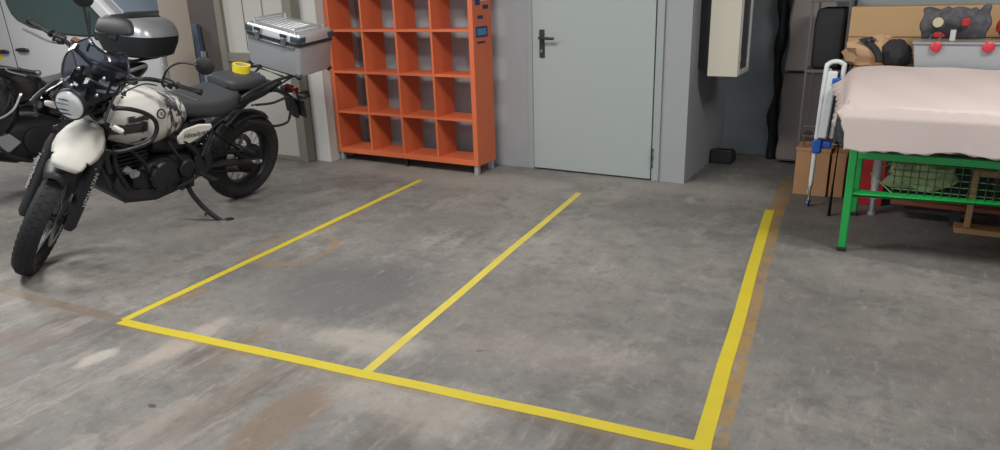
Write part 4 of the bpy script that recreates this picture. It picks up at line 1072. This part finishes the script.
# plastic storage box
r = empty('storage_box', (.34, 4.98, .885)); tag(r, 'clear plastic storage box with red latches at the front of the bench', 'storage box')
def rect(hx, hy, z): return [V((hx, hy, z)), V((-hx, hy, z)), V((-hx, -hy, z)), V((hx, -hy, z))]
b = B(); loft(b, [rect(.34, .13, 0), rect(.36, .145, .145)], caps=False); b.faces.new([b.verts.new(q) for q in rect(.34, .13, 0)]); bmesh.ops.remove_doubles(b, verts=b.verts, dist=1e-4)
obj('box_shell', b, 'clearbox', r, smooth=False, solid=.004)
b = B(); bx(b, (-.37, -.155, .145), (.37, .155, .160)); obj('lid', b, 'clearlid', r, bevel=.005)
for x in (-.25, 0., .25):
    b = B(); lathe(b, [(0, 0), (.030, 0), (.030, .012), (.02, .018), (0, .018)], (x, -.150, .135), (0, -1, 0), 20); obj('latch', b, 'redlatch', r)
for x0, x1, h in ((-.31, -.10, .10), (-.09, .14, .12), (.15, .31, .09)):
    bb = B(); bx(bb, (.34+x0, 4.88, .892), (.34+x1, 5.08, .892+h)); o = obj('packed_carton', bb, 'greyfill', smooth=False, bevel=.004)
    tag(o, {-.31: 'small grey carton in the left part of the clear storage box', -.09: 'tallest grey carton in the middle of the clear storage box', .15: 'grey carton in the right part of the clear storage box'}[x0], 'carton', 'grey cartons in the clear box')

def blob(name, c, r3, m, parent=None, seed=0, amp=.25, seg=24, flat=None):
    b = B(); bmesh.ops.create_uvsphere(b, u_segments=seg, v_segments=seg//2, radius=1)
    for v in b.verts:
        d = v.co.normalized(); k = 1+amp*noise.noise(d*1.7+V((seed, seed*.7, 0)))+amp*.4*noise.noise(d*4+V((seed, 0, 3)))
        q = V((d.x*r3[0], d.y*r3[1], d.z*r3[2]))*k
        if flat is not None and q.z < flat: q.z = flat
        v.co = V(c)+q
    return obj(name, b, m, parent)
# beige and black bag on the left of the bench
r = empty('bag', (-.20, 5.0, .885)); tag(r, 'crumpled beige and black bag between the cardboard box and the clear storage box', 'bag')
blob('bag_body', (-.03, .0, .085), (.155, .10, .10), 'beigefab', r, 3, .45, flat=-.075)
blob('dark_pocket', (.085, -.06, .08), (.085, .065, .085), 'darkfab', r, 8, .3, flat=-.07)
b = B(); tube(b, smooth_path([(-.07, -.07, .15), (-.03, -.09, .12), (.0, -.10, .08), (.01, -.11, .04)], 5), [.022]*16, 8); obj('strap', b, 'darkfab', r)
b = B(); loft(b, [[V((-.12, -.09, .165)), V((-.06, -.095, .12)), V((-.02, -.09, .165)), V((-.05, -.07, .18))], [V((-.11, -.06, .17)), V((-.06, -.065, .14)), V((-.02, -.06, .17)), V((-.05, -.05, .185))]]); obj('flap', b, 'darkfab', r, bevel=.004)
b = B(); box(b, (-.06, -.10, .163), (.012, .006, .016)); box(b, (-.03, -.10, .17), (.016, .006, .012)); obj('buckle', b, 'brass', r)
# printed fabric pouch above the box
r = empty('printed_bag', (.17, 5.02, 1.047)); tag(r, 'grey printed fabric bag lying on top of the clear storage box', 'bag')
b = B(); rows = []
for i in range(17):
    for_j = []
    for j in range(9):
        x = -.17+.34*i/16; z = .006+.165*j/8
        top = .015*math.sin(i*.9)+(.03 if i in (5, 6, 12, 15) else 0)
        bulge = .05*math.sin(PI*min(1, max(0, j/8)))*(.7+.3*math.sin(i*.8))
        for_j.append((x+.01*math.sin(j*1.2+i), -bulge-.0, z+top*j/8))
    rows.append(for_j)
vv = [[b.verts.new(q) for q in rw] for rw in rows]
for i in range(16):
    for j in range(8): b.faces.new((vv[i][j], vv[i+1][j], vv[i+1][j+1], vv[i][j+1]))
obj('bag_front', b, 'print', r, solid=.03, sub=1)
b = B(); lathe(b, [(0, 0), (.028, 0), (.028, .006), (0, .008)], (-.085, -.072, .10), (-.3, -1, .1), 16); obj('printed_patch', b, 'cardcore', r)
b = B(); box(b, (-.02, -.076, .06), (.07, .012, .06), Matrix.Rotation(.3, 3, 'Y')); obj('dark_print', b, 'darkfab', r, bevel=.01)
b = B(); box(b, (.05, -.075, .10), (.04, .012, .045)); box(b, (-.07, -.07, .03), (.06, .012, .03)); obj('red_print', b, 'redp', r, bevel=.008)
# red cloth & white tags
r = empty('red_cloth', (.49, 5.03, 1.05)); tag(r, 'crumpled dark red cloth at the right end of the clear storage box lid', 'cloth')
blob('cloth_body', (0.03, 0, .07), (.13, .07, .08), 'redp', r, 5, .5, flat=-.07)
for x, lab in ((.165, 'white tag leaning on the clear box lid, right of the shiny one'), ):
    b = B(); box(b, (x, 4.88, 1.079), (.028, .01, .062), Matrix.Rotation(.12, 3, 'X')); tag(obj('paper_tag', b, 'letter', smooth=False, bevel=.002), 'small white paper tag standing on the clear storage box lid', 'tag')
for x in (.05, .10):
    b = B(); tube(b, [(x, 4.89, 1.047), (x+.012, 4.885, 1.085)], [.008, .006], 10); tag(obj('metal_clip', b, 'alu_lid'), {.05: 'left shiny clip on the clear storage box lid', .10: 'right shiny clip on the clear storage box lid, nearest the paper tag'}[x], 'clip', 'shiny clips on the lid')

# metal rack left of the boxes
r = empty('metal_rack', (-.545, 5.55, 0)); tag(r, 'open grey metal rack between the foam mattress and the cardboard box', 'rack')
for x, y in ((-.10, -.22), (.13, -.22), (-.10, .18), (.13, .18)):
    b = B(); bx(b, (x-.007, y-.007, 0), (x+.007, y+.007, 1.28)); obj('post', b, 'rack', r, smooth=False)
for z in (.30, .80, 1.26):
    b = B(); bx(b, (-.11, -.23, z), (.14, .19, z+.02)); obj('rack_shelf', b, 'rack', r, smooth=False, bevel=.002)
r = empty('black_bag', (-.53, 5.54, .82)); tag(r, 'black bag filling the upper shelf of the metal rack', 'bag')
b = B(); loft(b, [rect(.085, .17, 0), rect(.095, .19, .04), rect(.095, .19, .30), rect(.085, .17, .40)]); obj('bag_body', b, 'darkfab', r, bevel=.02)

# folded white and blue clothes airer beside the table
r = empty('clothes_airer', (-.45, 4.83, 0)); tag(r, 'folded white clothes airer with blue plastic joints standing left of the table', 'clothes airer')
def aobj(n, pts, rad, m, parent=r): b = B(); tube(b, smooth_path(pts, 4), rad, 10); return obj(n, b, m, parent)
aobj('outer_frame', [(-.035, .0, .02), (-.03, .0, .5), (-.02, .0, .86), (-.01, .01, .91), (.03, .02, .925), (.07, .03, .91), (.075, .03, .86), (.05, .03, .45)], .0145, 'whitemetal')
aobj('inner_frame', [(-.055, .10, .06), (-.035, .06, .42), (.0, .03, .88)], .009, 'whitemetal')
b = B(); loft(b, [sring(0, 0, 0, .02, .02, 2, 10)]*1+[sring(0, 0, 0, .02, .02, 2, 10)]) if False else box(b, (.012, .0, .66), (.055, .03, .42), Matrix.Rotation(.05, 3, 'Y')); obj('folded_wing', b, 'whitemetal', r, bevel=.01)
b = B(); box(b, (-.022, -.005, .40), (.055, .05, .09)); box(b, (.03, 0, .41), (.06, .03, .045)); obj('blue_joint', b, 'bluep', r, bevel=.01)
b = B(); box(b, (.045, .0, .80), (.05, .04, .06)); obj('blue_clip', b, 'bluep', r, bevel=.01)
b = B(); tube(b, [(-.036, 0, 0), (-.035, 0, .04)], .016, 12); obj('foot_cap', b, 'bluep', r)
b = B(); tube(b, [(.02, 0, .42), (.16, .0, .41)], .007, 8); obj('cross_bar', b, 'whitemetal', r)

# black pole
tag_o = B(); tube(tag_o, [(-.345, 4.66, .0), (-.335, 4.72, .75)], .011, 10)
tag(obj('pole', tag_o, 'blackmetal'), 'thin black pole standing between the clothes airer and the green table leg', 'pole')
# dark mesh bag hanging from the table end
r = empty('mesh_bag', (-.28, 4.58, .46)); tag(r, 'dark grey mesh bag hanging at the left end of the table', 'bag')
b = B(); loft(b, [sring(0, 0, 0, .03, .03, 2, 16)]) if False else None
rings = []
for z, w, t in ((.0, .035, .03), (.04, .06, .045), (.14, .065, .05), (.26, .05, .04), (.34, .03, .025)):
    rings.append([V((w*math.cos(2*PI*k/18)*(1+.1*math.sin(k*2.3)), t*math.sin(2*PI*k/18), z)) for k in range(18)])
loft(b, rings); obj('bag_body', b, 'mesh', r)
b = B(); tube(b, [(0, 0, .33), (.02, .0, .40)], .006, 6); obj('bag_cord', b, 'darkfab', r)

# things under the bench
def crate(name, x0, x1, y0, y1, z1, m, label, cat='box', z0=0., lipm=None):
    r = empty(name, ((x0+x1)/2, (y0+y1)/2, z0)); tag(r, label, cat)
    hx, hy = (x1-x0)/2, (y1-y0)/2
    b = B(); bx(b, (-hx, -hy, 0), (hx, hy, z1-z0)); obj('box_body', b, m, r, smooth=False, bevel=.005)
    b = B(); bx(b, (-hx-.004, -hy-.004, (z1-z0)-.02), (hx+.004, hy+.004, (z1-z0)+.004)); obj('box_lid', b, lipm or m, r, smooth=False, bevel=.003)
    return r
crate('wooden_box', -.62, -.41, 5.08, 5.30, .325, 'wood', 'light wooden box on the floor beside the clothes airer legs', z0=0)
crate('wooden_box', -.40, -.31, 5.10, 5.30, .30, 'wood', 'narrow light wooden box just right of the black pole, under the table end', z0=0)
crate('red_box', -.29, -.07, 5.0, 5.2, .37, 'redp', 'red box standing behind the wire mesh of the green table')
crate('dark_crate', .55, 1.0, 4.90, 5.12, .60, 'carddark', 'tall dark brown carton under the bench behind the wooden frame')
crate('dark_crate', .06, .50, 5.02, 5.32, .30, 'darkfab', 'low black crate under the bench right of the red box')
# silver bits on the wooden box
for k, z in ((0, .40), (1, .455)):
    b = B(); tube(b, [(-.60, 5.12, z), (-.52, 5.12, z+.003)], .011, 10); 
    y_ = 5.12
    if k == 0: tube(b, [(-.585, 5.12, .33), (-.585, 5.12, .40)], .006, 8)
    else:
        for v in b.verts: v.co.y += .05
        tube(b, [(-.535, 5.17, .33), (-.535, 5.17, .455)], .006, 8)
    tag(obj('metal_clamp', b, 'alu_lid'), ('lower shiny metal clamp on top of the light wooden box', 'upper shiny metal clamp on top of the light wooden box')[k], 'clamp')
# silver bottle-like post
r = empty('silver_post', (-.115, 4.80, 0)); tag(r, 'crinkled silver metal post standing behind the wire mesh', 'post')
b = B(); lathe(b, [(.022, .10), (.022, .18), (.026, .20), (.026, .50), (.022, .52), (.022, .56)], (0,0,0), (0,0,1), 20); obj('sleeve', b, 'letter', r)
b = B(); lathe(b, [(.026, 0), (.026, .012), (.016, .02), (.016, .12)], (0,0,0), (0,0,1), 18); obj('foot', b, 'alu', r)
# netting bundle
r = empty('net_bundle', (.10, 4.125, .352)); tag(r, 'bundle of pale green netting resting behind the wire mesh of the green table', 'netting')
nb = blob('net_body', (0, 0, .08), (.15, .06, .08), 'netgreen', r, 11, .5, flat=-.08)
tag(obj('plank', (lambda b: (bx(b, (-.02, 4.72, .10), (1.70, 4.84, .125)), b)[1])(B()), 'woodred', smooth=False, bevel=.003), 'dark red-brown plank on low blocks behind the green table legs', 'plank')
for x, lab in ((.30, 'left'), (1.4, 'right')):
    b = B(); bx(b, (x, 4.73, 0), (x+.05, 4.83, .10)); tag(obj('trestle_block', b, 'darkfab', smooth=False, bevel=.003), 'dark block carrying the '+lab+' end of the red-brown plank', 'block', 'blocks under the plank')
# wooden frame on the floor
r = empty('wooden_trestle', (.52, 4.66, 0)); tag(r, 'open pine wood frame standing on the floor at the right edge', 'frame')
for n, a, c, m in (('post', (-.155, -.02, .03), (-.125, .02, .33), 'wood'), ('post', (.115, -.02, .03), (.165, .02, .33), 'woodred'), ('top_bar', (-.155, -.02, .33), (.165, .02, .365), 'wood'), ('base_bar', (-.20, -.05, 0), (.25, .07, .03), 'wood')):
    b = B(); bx(b, a, c); obj(n, b, m, r, smooth=False, bevel=.002)
# grey rail strip above the cardboard box
b = B(); bx(b, (-.40, 5.66, 1.215), (1.9, 5.86, 1.34)); bb = obj('long_shelf_board', b, 'doorframe', smooth=False, bevel=.004); tag(bb, 'long grey shelf board behind the cardboard box', 'shelf')
b = B(); bx(b, (1.7, 5.68, .02), (1.74, 5.84, 1.215)); o = obj('bracket', b, 'rack', bb, smooth=False)
b = B(); bx(b, (-.395, 5.70, 0), (-.36, 5.84, 1.215)); o = obj('bracket', b, 'rack', bb, smooth=False)

# ------------------------------------------------------------------ light
w = bpy.data.worlds.new('world'); sc.world = w; w.use_nodes = True
bg = w.node_tree.nodes['Background']; bg.inputs[0].default_value = (.82, .9, 1.0, 1); bg.inputs[1].default_value = .9
def area(name, loc, sx, sy, power, col, rot=(0,0,0)):
    l = bpy.data.lights.new(name, 'AREA'); l.shape = 'RECTANGLE'; l.size = sx; l.size_y = sy; l.energy = power; l.color = col
    o = bpy.data.objects.new(name, l); COL.objects.link(o); o.location = loc; o.rotation_euler = rot; return o
def lamp(x, y, power, col=(1, .97, .92), rz=0.):
    r = empty('unseen_ceiling_lamp', (x, y, ZC)); r.rotation_euler = (0, 0, rz)
    tag(r, 'white ceiling panel lamp out of view, for key and added fill light', 'lamp', 'ceiling lamps')
    b = B(); bx(b, (-.66, -.30, -.06), (.66, .30, 0)); obj('lamp_housing', b, 'whitemetal', r, smooth=False, bevel=.004)
    o = area('lamp_light', (x, y, ZC-.075), 1.25, .55, power, col); o.rotation_euler = (0, 0, rz)
lamp(-5.4, 1.6, 75); lamp(-2.4, 2.5, 85); lamp(-.9, -.8, 25); lamp(-8.4, 3.2, 85); lamp(.9, 3.2, 60); lamp(-3.6, -1.6, 25)  # key lamp at left, plus unseen fill lamps added to brighten niche and back
sc.view_settings.view_transform = 'Standard'; sc.view_settings.look = 'None'; sc.view_settings.exposure = 0.06; sc.view_settings.gamma = 1
sc.view_settings.use_curve_mapping = False
